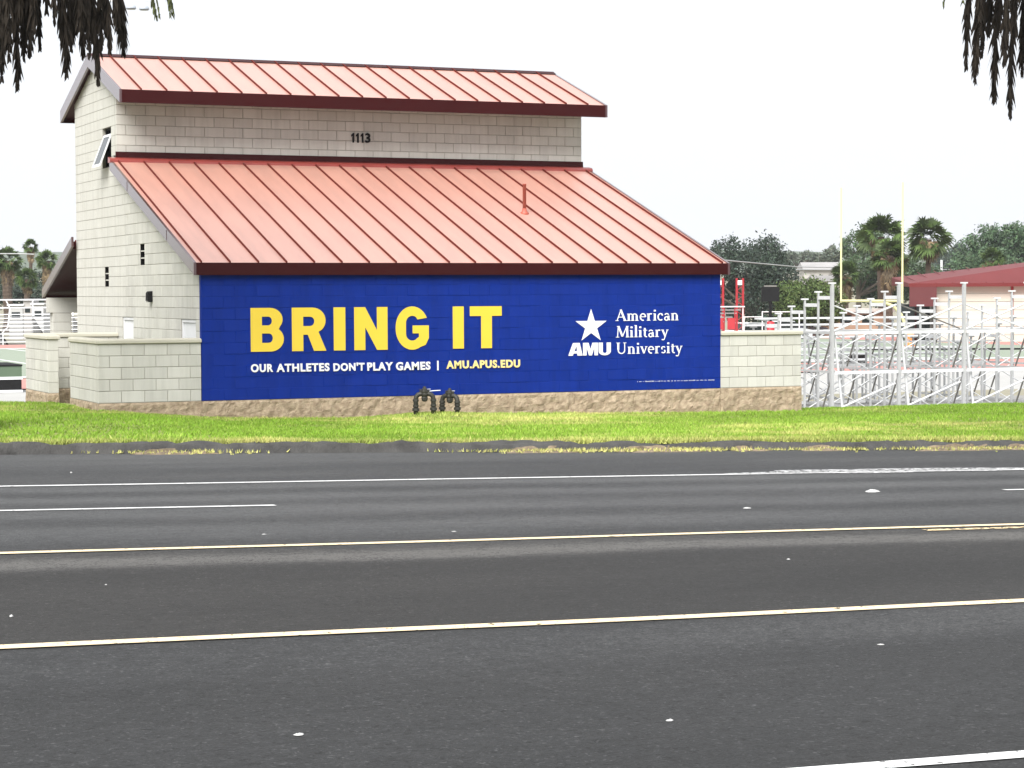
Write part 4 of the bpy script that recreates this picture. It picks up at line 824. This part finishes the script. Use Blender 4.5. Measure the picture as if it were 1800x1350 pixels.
def fan_palm(px, Z, top_py, crown_px, label, seed, skirt=.9, dead=.35, tr=.16, tint=1., group='fan palms beyond the field', foot=None):
    x, y = place(px, Z); zg = gz(x, y); k = F/Z; rad = crown_px/k; zt_ = ht(px, top_py, Z)-rad*.95; th = thing('fan_palm', (x, y, zg), label, 'palm tree', group); rg = np.random.default_rng(seed)
    n = 40; mb = MB(); mb.tube([(x+.05*math.sin(i*.2), y, zg-.2+(zt_-zg+.2)*i/(n-1)) for i in range(n)], [tr*(1.5-.5*min(1, i/8))*(1+.06*(i % 2)) for i in range(n)], 10); mb.build('trunk', TRK, th)
    V = []; C = []
    for i in range(64):
        el = rg.uniform(-.75, 1.4); az = rg.uniform(0, 6.283); d = np.array((math.cos(az)*math.cos(el), math.sin(az)*math.cos(el), math.sin(el))); c = np.array((x, y, zt_))+d*rad*rg.uniform(.38, .62)
        v, cc = fan(rg, c, d, rad*.50, .30, np.array((.050,.078,.022))*rg.uniform(.6, 2.0)*tint); V += v; C += cc
    V = np.array(V); link('crown', np_mesh('crown', V, np.arange(len(V)).reshape(-1, 4), np.array(C)), FANG, th)
    V = []; C = []
    for i in range(int(60*dead)+8):
        az = rg.uniform(0, 6.283); h = rg.uniform(0, 1); d = np.array((math.cos(az)*.35, math.sin(az)*.35, -1.)); c = np.array((x+math.cos(az)*rad*.24*(1-h*.5), y+math.sin(az)*rad*.24*(1-h*.5), zt_-.05*rad-h*skirt*rad))
        v, cc = fan(rg, c, d, rad*.40, .3, np.array((.26,.19,.115))*rg.uniform(.55, 1.2)*tint); V += v; C += cc
    V = np.array(V); link('dead_skirt', np_mesh('dead_skirt', V, np.arange(len(V)).reshape(-1, 4), np.array(C)), FANG, th); return th
fan_palm(1548, 172, 372, 47, 'tallest fan palm, standing between the goal uprights', 41, .6, .6, .24)
fan_palm(1632, 178, 377, 46, 'fan palm with orange dead skirt right of the goal', 62, .45, .6, .22)
fan_palm(1562, 168, 412, 40, 'shorter fan palm in front of the tallest one, by the right upright', 43, 1.3, .6, .30)
fan_palm(1487, 185, 455, 30, 'low fan palm behind the left goal upright', 44, 1.3, .9, .25)
fan_palm(1744, 195, 432, 27, 'small tan skirted fan palm in front of the domed tree', 45, 1.2, 1.2, .3)
fan_palm(14, 205, 430, 30, 'broad fan palm at the left picture edge', 46, 1.2, .9, .45, 1.15)
fan_palm(55, 225, 419, 16, 'tall thin fan palm, highest of those on the left', 47, 1.4, .9, .17, 1.15)
fan_palm(83, 200, 437, 23, 'fan palm with a thick skirt nearest the porch roof', 48, 1.5, 1.1, .25, 1.15)
fan_palm(48, 195, 468, 24, 'low dark fan palm below the tall thin one', 49, .8, .4, .25, 1.0)
# goal post, bar along the field's width
GY = mat('pale_yellow_paint', (.74,.68,.36), .45, (.70,.64,.34), 4, .6)
gx, gy = FX1, FC_Y; zb_ = -1.70; zc = ht(1531, 529, 138); half = 3.55; gp = thing('goal_post', (gx+2.6, gy, zb_), 'pale yellow football goal post with tall twin uprights', 'goal post')
gc = at_depth(1531, 529, 138.); gx, gy = gc[0], gc[1]; gp.location = (gx+2.7, gy, zb_)
mb = MB(); mb.tube([(gx, gy-half, zc), (gx, gy+half, zc)], .085, 10); mb.build('crossbar', GY, gp)
for sg in (-1, 1):
    pz = ht(1478, 326, 138); mb = MB(); mb.tube([(gx, gy+sg*half, zc-.12), (gx, gy+sg*half, pz)], .06, 10); mb.build('upright', GY, gp)
mb = MB(); mb.tube([(gx, gy, zc-.02), (gx+.9, gy, zc-.08), (gx+1.7, gy, zc-.35), (gx+2.3, gy, zc-.9), (gx+2.65, gy, zc-1.7), (gx+2.7, gy, zb_-.1)], .10, 10); mb.build('gooseneck', GY, gp, True)
# red-roofed block building across the field
x0, y0 = place(1643, 148); RB = thing('clubhouse', (x0+8, y0, -1.8), 'cream block clubhouse with low red metal roof across the field', 'building'); k = F/148
WALLC = mat('cream_block', (.58,.55,.48), .9, (.52,.48,.41), .35, .8, .2, 20, stretch=(.1, .1, 3.)); RROOF = mat('far_red_roof', (.15,.022,.022), .5, (.125,.018,.018), .5, .7, spec=.25)
zw = ht(1700, 501, 148); e_ = at_depth(1800, 520, 148*1.0); dx = np.array((math.cos(YAW), -math.sin(YAW))); dy = np.array((math.sin(YAW), math.cos(YAW)))   # building drawn square to the view of the field
def cpt(u_, v_, z): return (x0+dx[0]*u_+dy[0]*v_, y0+dx[1]*u_+dy[1]*v_, z)
def cbox(mb, u0, u1, v0, v1, z0, z1): mb.obox(cpt((u0+u1)/2, (v0+v1)/2, (z0+z1)/2), np.append(dx*(u1-u0)/2, 0), np.append(dy*(v1-v0)/2, 0), (0, 0, (z1-z0)/2))
nC = 6
mb = MB(); cbox(mb, .04, 15.96, .04, 9, -2.0, zw); wl = mb.build('wall', MORTAR, RB)
ch_ = (zw+1.8)/7
for ci in range(7):
    mb = MB(); cbox(mb, 0, 5.2, 0, .05, -1.8+ci*ch_+.015, -1.8+(ci+1)*ch_-.015); cbox(mb, 5.42, 16, 0, .05, -1.8+ci*ch_+.015, -1.8+(ci+1)*ch_-.015); mb.build('block_course', WALLC, wl)
mb = MB(); cbox(mb, 5.24, 5.38, -.06, .06, -1.9, zw-.02); mb.build('downspout', REDP, RB)
zr0, zr1 = ht(1590, 491, 148), ht(1800, 466, 148); mb = MB()
V = [cpt(-1.9, -.7, zw+.12), cpt(16.6, -.7, zw+.16), cpt(16.6, 6, zr1+2.6), cpt(-2.2, 6, zw+.5), cpt(-1.9, -.7, zw-.12), cpt(16.6, -.7, zw-.08), cpt(16.6, 6, zw), cpt(-1.9, 6, zw)]
V[2] = cpt(16.6, 6, zr1+1.25); V[3] = cpt(-1.9, 6, zr0+.15)
mb.add(V, [(0,1,2,3),(4,7,6,5),(0,4,5,1),(1,5,6,2),(2,6,7,3),(3,7,4,0)]); rf = mb.build('roof', RROOF, RB)
for u_ in np.arange(-1.2, 16.4, 1.15):
    t = (u_+2.2)/18.8; mb = MB(); a = np.array(cpt(u_, -.7, zw+.12+.04*t)); b_ = np.array(cpt(u_, 6, (zr0+.25)*(1-t)+(zr1+1.25)*t)); mb.tube([a+np.array((0,0,.03)), b_+np.array((0,0,.03))], .03, 4); mb.build('seam', RROOF, rf)
mb = MB(); cbox(mb, -1.85, 0.0, -.69, -.6, zw-1.45, zw-.1); mb.build('canopy_panel', mat('maroon_panel', (.11,.018,.02), .6, (.09,.015,.017), 1, .6), RB)
mb = MB(); cbox(mb, -2.2, -.1, 1.2, 1.4, -1.8, zw-1.3); mb.build('dark_entry', GLASS, RB)
mb = MB(); cbox(mb, -1.15, -1.03, 1.12, 1.2, -1.8, zw-1.4); cbox(mb, -.14, .0, -.6, .0, -1.8, zw-.1); mb.build('entry_post', TRIM, RB)
mb = MB(); cbox(mb, -.62, -.42, 1.15, 1.19, zw-2.1, zw-1.75); mb.build('notice', WPAINT, RB)
# black signboard on a post with red base pad
x, y = place(1354, 95); sg_ = thing('signboard', (x, y, gz(x, y)), 'black square board on a black post behind the right block wall', 'sign'); k = F/95.
a0, a1 = ht(1354, 504, 95), ht(1354, 530, 95); mb = MB(); hw_ = 15.5/k; mb.obox((x, y, (a0+a1)/2), np.append(dx*hw_, 0), np.append(dy*.09, 0), (0, 0, (a0-a1)/2)); bd = mb.build('board', BLACK, sg_)
mb = MB(); mb.obox((x, y, a0+.03), np.append(dx*hw_*.7, 0), np.append(dy*.10, 0), (0, 0, .03)); mb.build('top_clip', ALUD, bd)
mb = MB(); mb.tube([(x, y, gz(x, y)-.1), (x, y, a1+.1)], .075, 10); mb.build('post', BLACK, sg_); zp = ht(1354, 571, 95); mb = MB(); mb.lathe((x, y, zp), [(.15, -1.3), (.19, -1.2), (.19, .1), (.12, .16)], 2, 12); mb.build('post_pad', REDP, sg_, True)
# red ladder frames with a small white stand
x, y = place(1284, 120); k = F/120
for j, (pxa, pxb, lab) in enumerate([(1253, 1271, 'red lattice tower half hidden by the right edge of the blue wall'), (1295, 1306, 'red lattice tower with white top, clear of the blue wall')]):
    A = place(pxa, 120); B_ = place(pxb, 120); tw = thing('lattice_tower', ((A[0]+B_[0])/2, (A[1]+B_[1])/2, gz(*A)), lab, 'tower', 'red lattice towers'); zt_ = ht(pxa, 489, 120)
    for q in (A, B_): mb = MB(); mb.box(q[0]-.045, q[0]+.045, q[1]-.045, q[1]+.045, gz(*A)-.1, zt_); mb.build('leg', REDP, tw)
    zq = gz(*A)+.6; i = 0
    while zq < zt_-.3:
        mb = MB(); mb.tube([(A[0], A[1], zq), (B_[0], B_[1], zq+.28)] if i % 2 else [(B_[0], B_[1], zq), (A[0], A[1], zq+.28)], .018, 5); mb.build('lacing', REDP, tw); zq += .28; i += 1
    mb = MB(); mb.obox(((A[0]+B_[0])/2, (A[1]+B_[1])/2, zt_-.25), np.append(dx*np.linalg.norm(np.array(B_)-A)/2*.7, 0), np.append(dy*.04, 0), (0, 0, .13)); mb.build('top_plate', WPAINT, tw)
x, y = place(1285, 112); st = thing('small_stand', (x, y, gz(x, y)), 'small white railed stand with red panels beside the red towers', 'stand'); k = F/112
for j, py in enumerate((539, 545, 551, 558, 566)):
    mb = MB(); u1 = (24-j*1.4)/k; mb.obox((x, y+j*.35, ht(1285, py, 112)), np.append(dx*u1, 0), np.append(dy*.10, 0), (0, 0, .03)); mb.build('plank', ALU, st)
for u_ in (-.9, -.35, .2, .62):
    q = np.array((x, y))+dx*u_; mb = MB(); mb.tube([(q[0], q[1], gz(x, y)-.1), (q[0], q[1], ht(1285, 539, 112))], .03, 6); mb.build('post', ALU if u_ > .5 else REDP, st)
for u_ in (-.62, .0):
    q = np.array((x, y))+dx*u_-dy*.15; mb = MB(); mb.obox((q[0], q[1], ht(1285, 569, 112)), np.append(dx*.2, 0), np.append(dy*.03, 0), (0, 0, .3)); mb.build('panel', REDP, st)
# low pipe railing beyond the right wall
x, y = place(1345, 100); rl = thing('pipe_railing', (x, y, gz(x, y)), 'low white pipe railing beyond the right block wall', 'railing'); prev = None
for px, py in ((1308, 556), (1340, 547), (1372, 547), (1405, 547)):
    q = place(px, 100); zt_ = ht(px, py, 100); mb = MB(); mb.tube([(*q, gz(*q)-.1), (*q, zt_)], .028, 6); mb.build('post', ALU, rl)
    if prev: mb = MB(); mb.tube([(*prev[0], min(prev[1], zt_)-.03), (*q, min(prev[1], zt_)-.03)], .022, 6); mb.build('rail', ALU, rl)
    prev = (q, zt_)
# parked cars: body, glass, wheels
def car(px, Z, col, label, heading):
    x, y = place(px, Z); zg = gz(x, y); c = thing('parked_car', (x, y, zg), label, 'car', 'cars parked behind the right wall', heading, True); pm = mat('car_paint', col, .3, tuple(v*.9 for v in col), 2, .5, coat=.6)
    def ext(name, poly, w, m, par):
        mb = MB(); mb.prism(poly, 1, -w, w); return mb.build(name, m, par)
    body = ext('body', [(-2.2,.3),(2.15,.3),(2.2,.62),(2.1,.78),(1.15,.92),(-1.9,.95),(-2.2,.85)], .86, pm, c); ext('cabin', [(-1.75,.94),(1.05,.91),(.45,1.38),(-1.2,1.42)], .72, GLASS, c); ext('roof', [(-1.22,1.415),(.46,1.375),(.40,1.45),(-1.1,1.48)], .70, pm, c)
    for wx in (-1.35, 1.38):
        for s_ in (-1, 1):
            mb = MB(); mb.lathe((wx, s_*.80, .33), [(.33, -.1), (.33, .1)], 1, 16); w = mb.build('wheel', BLACK, c); mb = MB(); mb.lathe((wx, s_*.90, .33), [(.2, -.02), (.19, .02)], 1, 12); mb.build('rim', ALU, w)
    for s_ in (-1, 1): mb = MB(); mb.box(2.14, 2.2, s_*.7-.14, s_*.7+.14, .6, .72); mb.build('headlight', WPAINT, c)
    return c
CZ = 150
car(1324, CZ, (.75,.76,.78), 'white parked car just left of the black signboard post', .3); car(1378, CZ+8, (.68,.70,.73), 'silver parked car just right of the black signboard post', .3); car(1408, CZ+16, (.08,.10,.16), 'dark blue parked car at the right end of the block wall', .3)
# far stand (left), rows of benches with a rail on top
p_l, p_r = at_depth(-60, 560, 158), at_depth(420, 560, 158); ya = 119.; stn = thing('grandstand', (20, ya+3, -1.8), 'long white bench stand across the field on the left', 'grandstand'); zb_ = ht(60, 606, 158); zt_ = ht(60, 553, 158)
xa, xb = -12., 62.
for j in range(9):
    z_ = zb_+(zt_-zb_)*j/8; y = ya+j*.75; mb = MB(); mb.box(xa, xb, y-.17, y+.17, z_-.035, z_+.03); mb.build('bench_plank', WPAINT, stn); mb = MB(); mb.box(xa, xb, y+.2, y+.55, z_-.2, z_-.15); mb.build('foot_plank', ALU, stn)
for x in np.arange(xa+.5, xb, 3.): mb = MB(); mb.prism([(ya-.3, -1.85), (ya+6.4, -1.85), (ya+6.4, zt_-.25), (ya-.2, zb_-.25)], 0, x-.04, x+.04); mb.build('frame', ALUD, stn)
zr = ht(60, 527, 160)
for x in np.arange(xa+.5, xb, 3.): mb = MB(); mb.tube([(x, ya+6.6, -1.8), (x, ya+6.6, zr+.05)], .05, 6); mb.build('rail_post', WPAINT, stn)
for z_ in (zr, (zr*.45+zt_*.55)): mb = MB(); mb.tube([(xa, ya+6.6, z_), (xb, ya+6.6, z_)], .06, 6); mb.build('rail', WPAINT, stn)
mb = MB(); px_ = at_depth(6, 560, 157); mb.tube([(px_[0]-.6, ya-.2, zb_-.2), (px_[0]-.6, ya-.2, zb_+1.0), (px_[0]-.2, ya, zb_+1.35), (px_[0]+.5, ya+3, zt_+.5), (px_[0]+.8, ya+6, zt_+1.0)], .045, 6); mb.build('handrail', WPAINT, stn)
# sheds behind the stand
for j, (pa, pb, py, lab, c) in enumerate([(22, 46, 537, 'pale grey shed behind the left stand, left of the taller one', (.42,.42,.41)), (47, 62, 528, 'taller grey box shed behind the left stand', (.40,.385,.37)), (63, 82, 535, 'white shed behind the left stand nearest the porch', (.50,.50,.50))]):
    Z = 176; a = np.array(place(pa, Z)); b_ = np.array(place(pb, Z)); zt_2 = ht(pa, py, Z); c_ = (a+b_)/2; sh = thing('shed', (c_[0], c_[1], -1.8), lab, 'shed', 'sheds behind the left stand'); sm_ = mat('shed_wall', c, .8, tuple(v*.88 for v in c), 1, .7)
    hw_ = np.linalg.norm(b_-a)/2; mb = MB(); mb.obox((c_[0], c_[1], (zt_2-1.9)/2), np.append(dx*hw_, 0), np.append(dy*1.3, 0), (0, 0, (zt_2+1.9)/2)); mb.build('wall', sm_, sh)
    mb = MB(); mb.obox((c_[0], c_[1], zt_2+.05), np.append(dx*(hw_+.12), 0), np.append(dy*1.5, 0), (0, 0, .06)); mb.build('roof', WPAINT, sh); mb = MB(); q = c_-dy*1.32; mb.obox((q[0], q[1], zt_2-.75), np.append(dx*hw_*.6, 0), np.append(dy*.03, 0), (0, 0, .22)); mb.build('window', GLASS, sh)
# landing mat beside the track, far left
a = at(40, 690, 2, -1.70); mt = thing('landing_mat', (a[0]-2.2, a[1]+1.5, -1.69), 'green covered landing mat with black base by the left picture edge', 'mat'); MATG = mat('green_vinyl', (.09,.135,.085), .6, (.075,.115,.07), 1, .7); kz = .024
for nm, z0, z1, m, e in (('skid', -1.69, -1.60, WPAINT, .0), ('base_band', -1.60, -1.22, BLACK, .03), ('edge_strip', -1.22, -1.12, WPAINT, .0), ('cover', -1.12, -.74, MATG, .02), ('edge_strip', -.74, -.68, BLACK, .0)):
    mb = MB(); mb.box(a[0]-6+e, a[0]-e, a[1]+e, a[1]+3-e, z0, z1); mb.build(nm, m, mt)
# black covered crates and pads beyond the bleachers
a = at(1500, 641, 2, -1.70); b_ = at(1531, 641, 2, -1.70); bx_ = thing('equipment_crate', ((a[0]+b_[0])/2, a[1]+.4, -1.7), 'black slatted equipment crate seen through the bleacher frames', 'crate'); zt_ = at(1515, 622, 1, a[1])[2]
for j in range(3):
    x = a[0]+(b_[0]-a[0])*(j+.5)/3; mb = MB(); mb.box(x-(b_[0]-a[0])*.14, x+(b_[0]-a[0])*.14, a[1], a[1]+.6, -1.7, zt_); mb.build('slat', BLACK, bx_)
mb = MB(); mb.box(a[0]-.05, b_[0]+.05, a[1]+.1, a[1]+.55, -1.69, -1.5); mb.build('skid', BLACK, bx_)
yk = FC_Y+24.8
for j, (pa, pb) in enumerate([(1490, 1560), (1566, 1640), (1648, 1722), (1730, 1800)]):
    Z = 128; a = np.array(place(pa, Z)); b_ = np.array(place(pb, Z)); c_ = (a+b_)/2; zc_ = ht((pa+pb)/2, 615, Z); k_ = thing('sideline_pad', (c_[0], c_[1], -1.68), ['leftmost black sideline pad through the bleachers', 'second black sideline pad from the left, below the goal base', 'third black sideline pad from the left, below the clubhouse', 'rightmost black sideline pad at the picture edge'][j], 'pad', 'black pads along the sideline')
    mb = MB(); hw_ = np.linalg.norm(b_-a)/2; mb.obox((c_[0], c_[1], (zc_+.1-1.68)/2), np.append(dx*hw_, 0), np.append(dy*.25, 0), (0, 0, (zc_+.1+1.68)/2)); mb.build('cover', BLACK, k_)
    for s_ in (-.9, .9): q = c_+dx*hw_*s_-dy*.28; mb = MB(); mb.box(q[0]-.06, q[0]+.06, q[1]-.06, q[1]+.06, -1.69, zc_-.02); mb.build('strap', ALUD, k_)
# orange training dummy by the goal base
x, y = place(1600, 132); od = thing('training_dummy', (x, y, -1.69), 'orange padded dummy beside the goal post foot', 'dummy'); mb = MB(); za, zb2 = ht(1600, 585, 132), ht(1600, 612, 132)
mb.lathe((x, y, 0), [(.32, -1.69), (.34, -1.5), (.27, zb2), (.24, (za+zb2)/2), (.26, za-.1), (.12, za)], 2, 12); mb.build('pad', mat('orange_vinyl', (.72,.20,.03), .5, (.6,.16,.03), 3, .6), od, True); mb = MB(); mb.lathe((x, y, 0), [(.275, zb2-.15), (.275, zb2)], 2, 12); mb.build('band', REDP, od)
# tan hoarding behind the goal
x, y = place(1490, 172); hb = thing('storage_building', (x, y, -1.8), 'low tan and brown storage building behind the bleachers, left of the goal base', 'building'); k = F/172; TANW = mat('tan_wall', (.40,.28,.19), .9, (.26,.17,.12), .5, .7)
mb = MB(); mb.obox((x, y, (ht(1490, 548, 172)-1.9)/2), np.append(dx*70/k, 0), np.append(dy*2, 0), (0, 0, (ht(1490, 548, 172)+1.9)/2)); mb.build('wall', TANW, hb); mb = MB(); mb.obox((x, y, ht(1490, 545, 172)), np.append(dx*74/k, 0), np.append(dy*2.4, 0), (0, 0, .13)); mb.build('roof', mat('pale_roof', (.55,.52,.48), .8, None, 1), hb)
for u_ in (-45, -10, 28): q = np.array((x, y))+dx*u_/k-dy*2.02; mb = MB(); mb.obox((q[0], q[1], ht(1490, 560, 172)), np.append(dx*.45, 0), np.append(dy*.04, 0), (0, 0, .3)); mb.build('window', GLASS, hb)
# far houses on the ridge
def house(px, Z, wpx, eave_py, ridge_py, base_py, label, wall, roofc):
    x, y = place(px, Z); k = F/Z; hw_ = wpx/k/2; ze, zr_, zb = ht(px, eave_py, Z), ht(px, ridge_py, Z), min(ht(px, base_py, Z), gz(x, y)+.1)-.3; h = thing('house', (x, y, zb), label, 'house', 'houses on the ridge')
    mb = MB(); mb.obox((x, y, (ze+zb)/2), np.append(dx*hw_, 0), np.append(dy*3.5, 0), (0, 0, (ze-zb)/2)); wl = mb.build('wall', mat('house_wall', wall, .85, None, 1), h)
    def q(u_, v_, z): return (x+dx[0]*u_+dy[0]*v_, y+dx[1]*u_+dy[1]*v_, z)
    mb = MB(); o_ = hw_*1.07; mb.add([q(-o_,-4.1,ze-.05),q(o_,-4.1,ze-.05),q(o_*.94,0,zr_),q(-o_*.94,0,zr_),q(-o_,4.1,ze-.05),q(o_,4.1,ze-.05)], [(0,1,2,3),(3,2,5,4),(0,3,4),(1,5,2),(0,4,5,1)]); mb.build('roof', mat('house_roof', roofc, .9, None, .8), h)
    for u_ in (-.55, -.1, .4):
        w_ = np.array((x, y))+dx*hw_*u_-dy*3.53; mb = MB(); mb.obox((w_[0], w_[1], (ze*.6+max(zb, ze-3)*.4)), np.append(dx*hw_*.1, 0), np.append(dy*.05, 0), (0, 0, .45)); mb.build('window', GLASS, wl)
house(1440, 300, 66, 474, 461, 488, 'pale grey roofed house on the ridge, upper of the two', (.48,.46,.43), (.36,.35,.345)); house(1452, 255, 56, 494, 484, 520, 'lower grey roofed house below the ridge, beside the low fan palm', (.46,.43,.38), (.26,.25,.24))
HILL = mat('hazy_hill', (.13,.16,.12), .95, (.10,.12,.09), .02, .8)
grid_sheet('hill', np.linspace(-300, 900, 60), np.linspace(430, 900, 30), lambda X, Y: -4+(14+6*vnoise(X, Y, .006, 3)+5*vnoise(X, Y, .02, 4))*np.clip((Y-430)/230, 0, 1), HILL)
# field floodlight
lp = at_depth(208, 60, 150); fl = thing('floodlight_mast', (lp[0], lp[1], -1.8), 'tall grey floodlight mast behind the left roof end', 'light mast'); k = F/150.; ztop = ht(208, 2, 150)
mb = MB(); mb.tube([(lp[0], lp[1], -1.9), (lp[0], lp[1], ztop+.5)], [.24, .13], 12); mb.build('pole', mat('galvanised', (.34,.36,.38), .5, None, 3, metal=.4), fl, True)
mb = MB(); q0 = np.array((lp[0], lp[1])); a = q0+dx*-2.2; b_ = q0+dx*2.2; mb.tube([(a[0], a[1], ztop), (b_[0], b_[1], ztop)], .05, 6); mb.build('crossarm', ALU, fl)
for px, py in ((180, 12), (231, 13), (254, 14.5)):
    q = q0+dx*((px-208)/k); zc_ = ht(px, py, 150); mb = MB(); mb.tube([(q[0], q[1], ztop), (q[0], q[1], zc_+.1)], .04, 6); mb.build('bracket', ALU, fl); mb = MB(); cc = np.array((q[0], q[1], zc_))
    mb.lathe(cc, [(.12, .16), (.28, .12), (.36, -.04), (.34, -.12), (.30, -.12)], 2, 14); lm = mb.build('lamp', mat('lamp_shell', (.42,.46,.52), .4, None, 3), fl, True); mb = MB(); mb.lathe(cc, [(.30, -.15), (.30, -.121)], 2, 14); mb.build('lens', GLASS, lm)
# utility pole and wires
WIREM = mat('pale_wire', (.42,.43,.43), .7, None, 3); u1 = at_depth(1655, 470, 240); up_ = thing('utility_pole', (u1[0], u1[1], gz(u1[0], u1[1])), 'pale utility pole and wires above the red roofed building', 'pole'); zt_ = ht(1657, 457, 240); mb = MB(); mb.tube([(u1[0], u1[1], gz(u1[0], u1[1])-.2), (u1[0], u1[1], zt_)], .13, 8); mb.build('pole', WPAINT, up_)
for pts in ([(1180, 448, 150), (1290, 459, 165), (1400, 469, 190), (1520, 471, 215), (1655, 474, 240), (1830, 470, 265)], [(1400, 474, 188), (1520, 475, 214), (1655, 478, 240), (1830, 475, 265)], [(-40, 446, 190), (30, 446, 190), (60, 447, 190)]):
    mb = MB(); mb.tube([tuple(at_depth(*p)) for p in pts], .05, 5); w_ = mb.build('wire', WIREM, None)
    if pts[0][0] < 0: tag(w_, 'pale wire crossing the left fan palm crown', 'wire')
    else: w_.parent = up_; w_.matrix_parent_inverse = Matrix.Translation(-up_.location)
# ==================================================================== LITTER ON THE ROAD
LIT = mat('paper_scrap', (.52,.52,.51), .8, (.34,.34,.335), 30, .7)
def unproj_road(px, py):
    lo, hi = 5., 45.
    for _ in range(50):
        t = (lo+hi)/2; p = at_depth(px, py, t)
        if p[2] > road_z(p[0], p[1]): lo = t
        else: hi = t
    return p
def scrap(px, py, wpx, hpx, label, seed):
    p = unproj_road(px, py); d = np.linalg.norm(p-CAM); w = wpx*d/F/2*.72; h = max(.006, hpx*d/F*.55); rg = np.random.default_rng(seed); n = 12; mb = MB(); V = []
    for z_, s_ in ((.004, 1.), (h*.7, .8), (h, .35)):
        for k in range(n): a = 2*math.pi*k/n; r_ = w*s_*rg.uniform(.7, 1.1); V.append((r_*math.cos(a), r_*math.sin(a)*.8, z_*rg.uniform(.7, 1.15)))
    F_ = [(j*n+k, j*n+(k+1) % n, (j+1)*n+(k+1) % n, (j+1)*n+k) for j in range(2) for k in range(n)]+[tuple(range(2*n, 3*n)), tuple(range(n))[::-1]]
    mb.add(V, F_); o = mb.build('litter_scrap', LIT); o.location = p; tag(o, label, 'litter', 'litter on the asphalt')
for i, a in enumerate([(525, 1293, 26, 9, 'crumpled white scrap nearest the camera, on the dark left foreground asphalt'), (1177, 1268, 20, 7, 'white scrap on the asphalt right of centre in the foreground'), (1548, 1134, 20, 4, 'flat white scrap below the near yellow line on the right'), (1533, 865, 40, 8, 'largest white litter lump in the far right lane'), (1313, 894, 22, 4, 'thin pale scrap left of the largest litter lump'), (464, 940, 13, 3, 'small pale scrap above the far yellow line on the left'), (798, 935, 13, 3, 'small pale scrap above the far yellow line at picture centre'), (125, 832, 6, 5, 'small white pebble on the far shoulder at left'), (20, 1085, 10, 8, 'small pale stone at the left edge above the near yellow line'), (1386, 984, 10, 4, 'tiny pale scrap just below the far yellow line on the right'), (186, 1029, 7, 4, 'tiny white chip left, midway between the yellow lines')]): scrap(*a, 100+i)

# ==================================================================== HAZE
HZ = bpy.data.materials.new('haze_air'); HZ.use_nodes = True; HZ.node_tree.nodes.clear(); _o = HZ.node_tree.nodes.new('ShaderNodeOutputMaterial'); _v = HZ.node_tree.nodes.new('ShaderNodeVolumePrincipled')
_v.inputs['Color'].default_value = (.93, .96, 1, 1); _v.inputs['Density'].default_value = .0002; _v.inputs['Anisotropy'].default_value = .2; HZ.node_tree.links.new(_v.outputs[0], _o.inputs['Volume'])
mb = MB(); mb.box(-520, 1020, -180, 930, -12, 40); hz_ = mb.build('haze', HZ); kind(hz_, 'stuff'); tag(hz_, 'thin pale haze over the field and the far trees', 'haze')
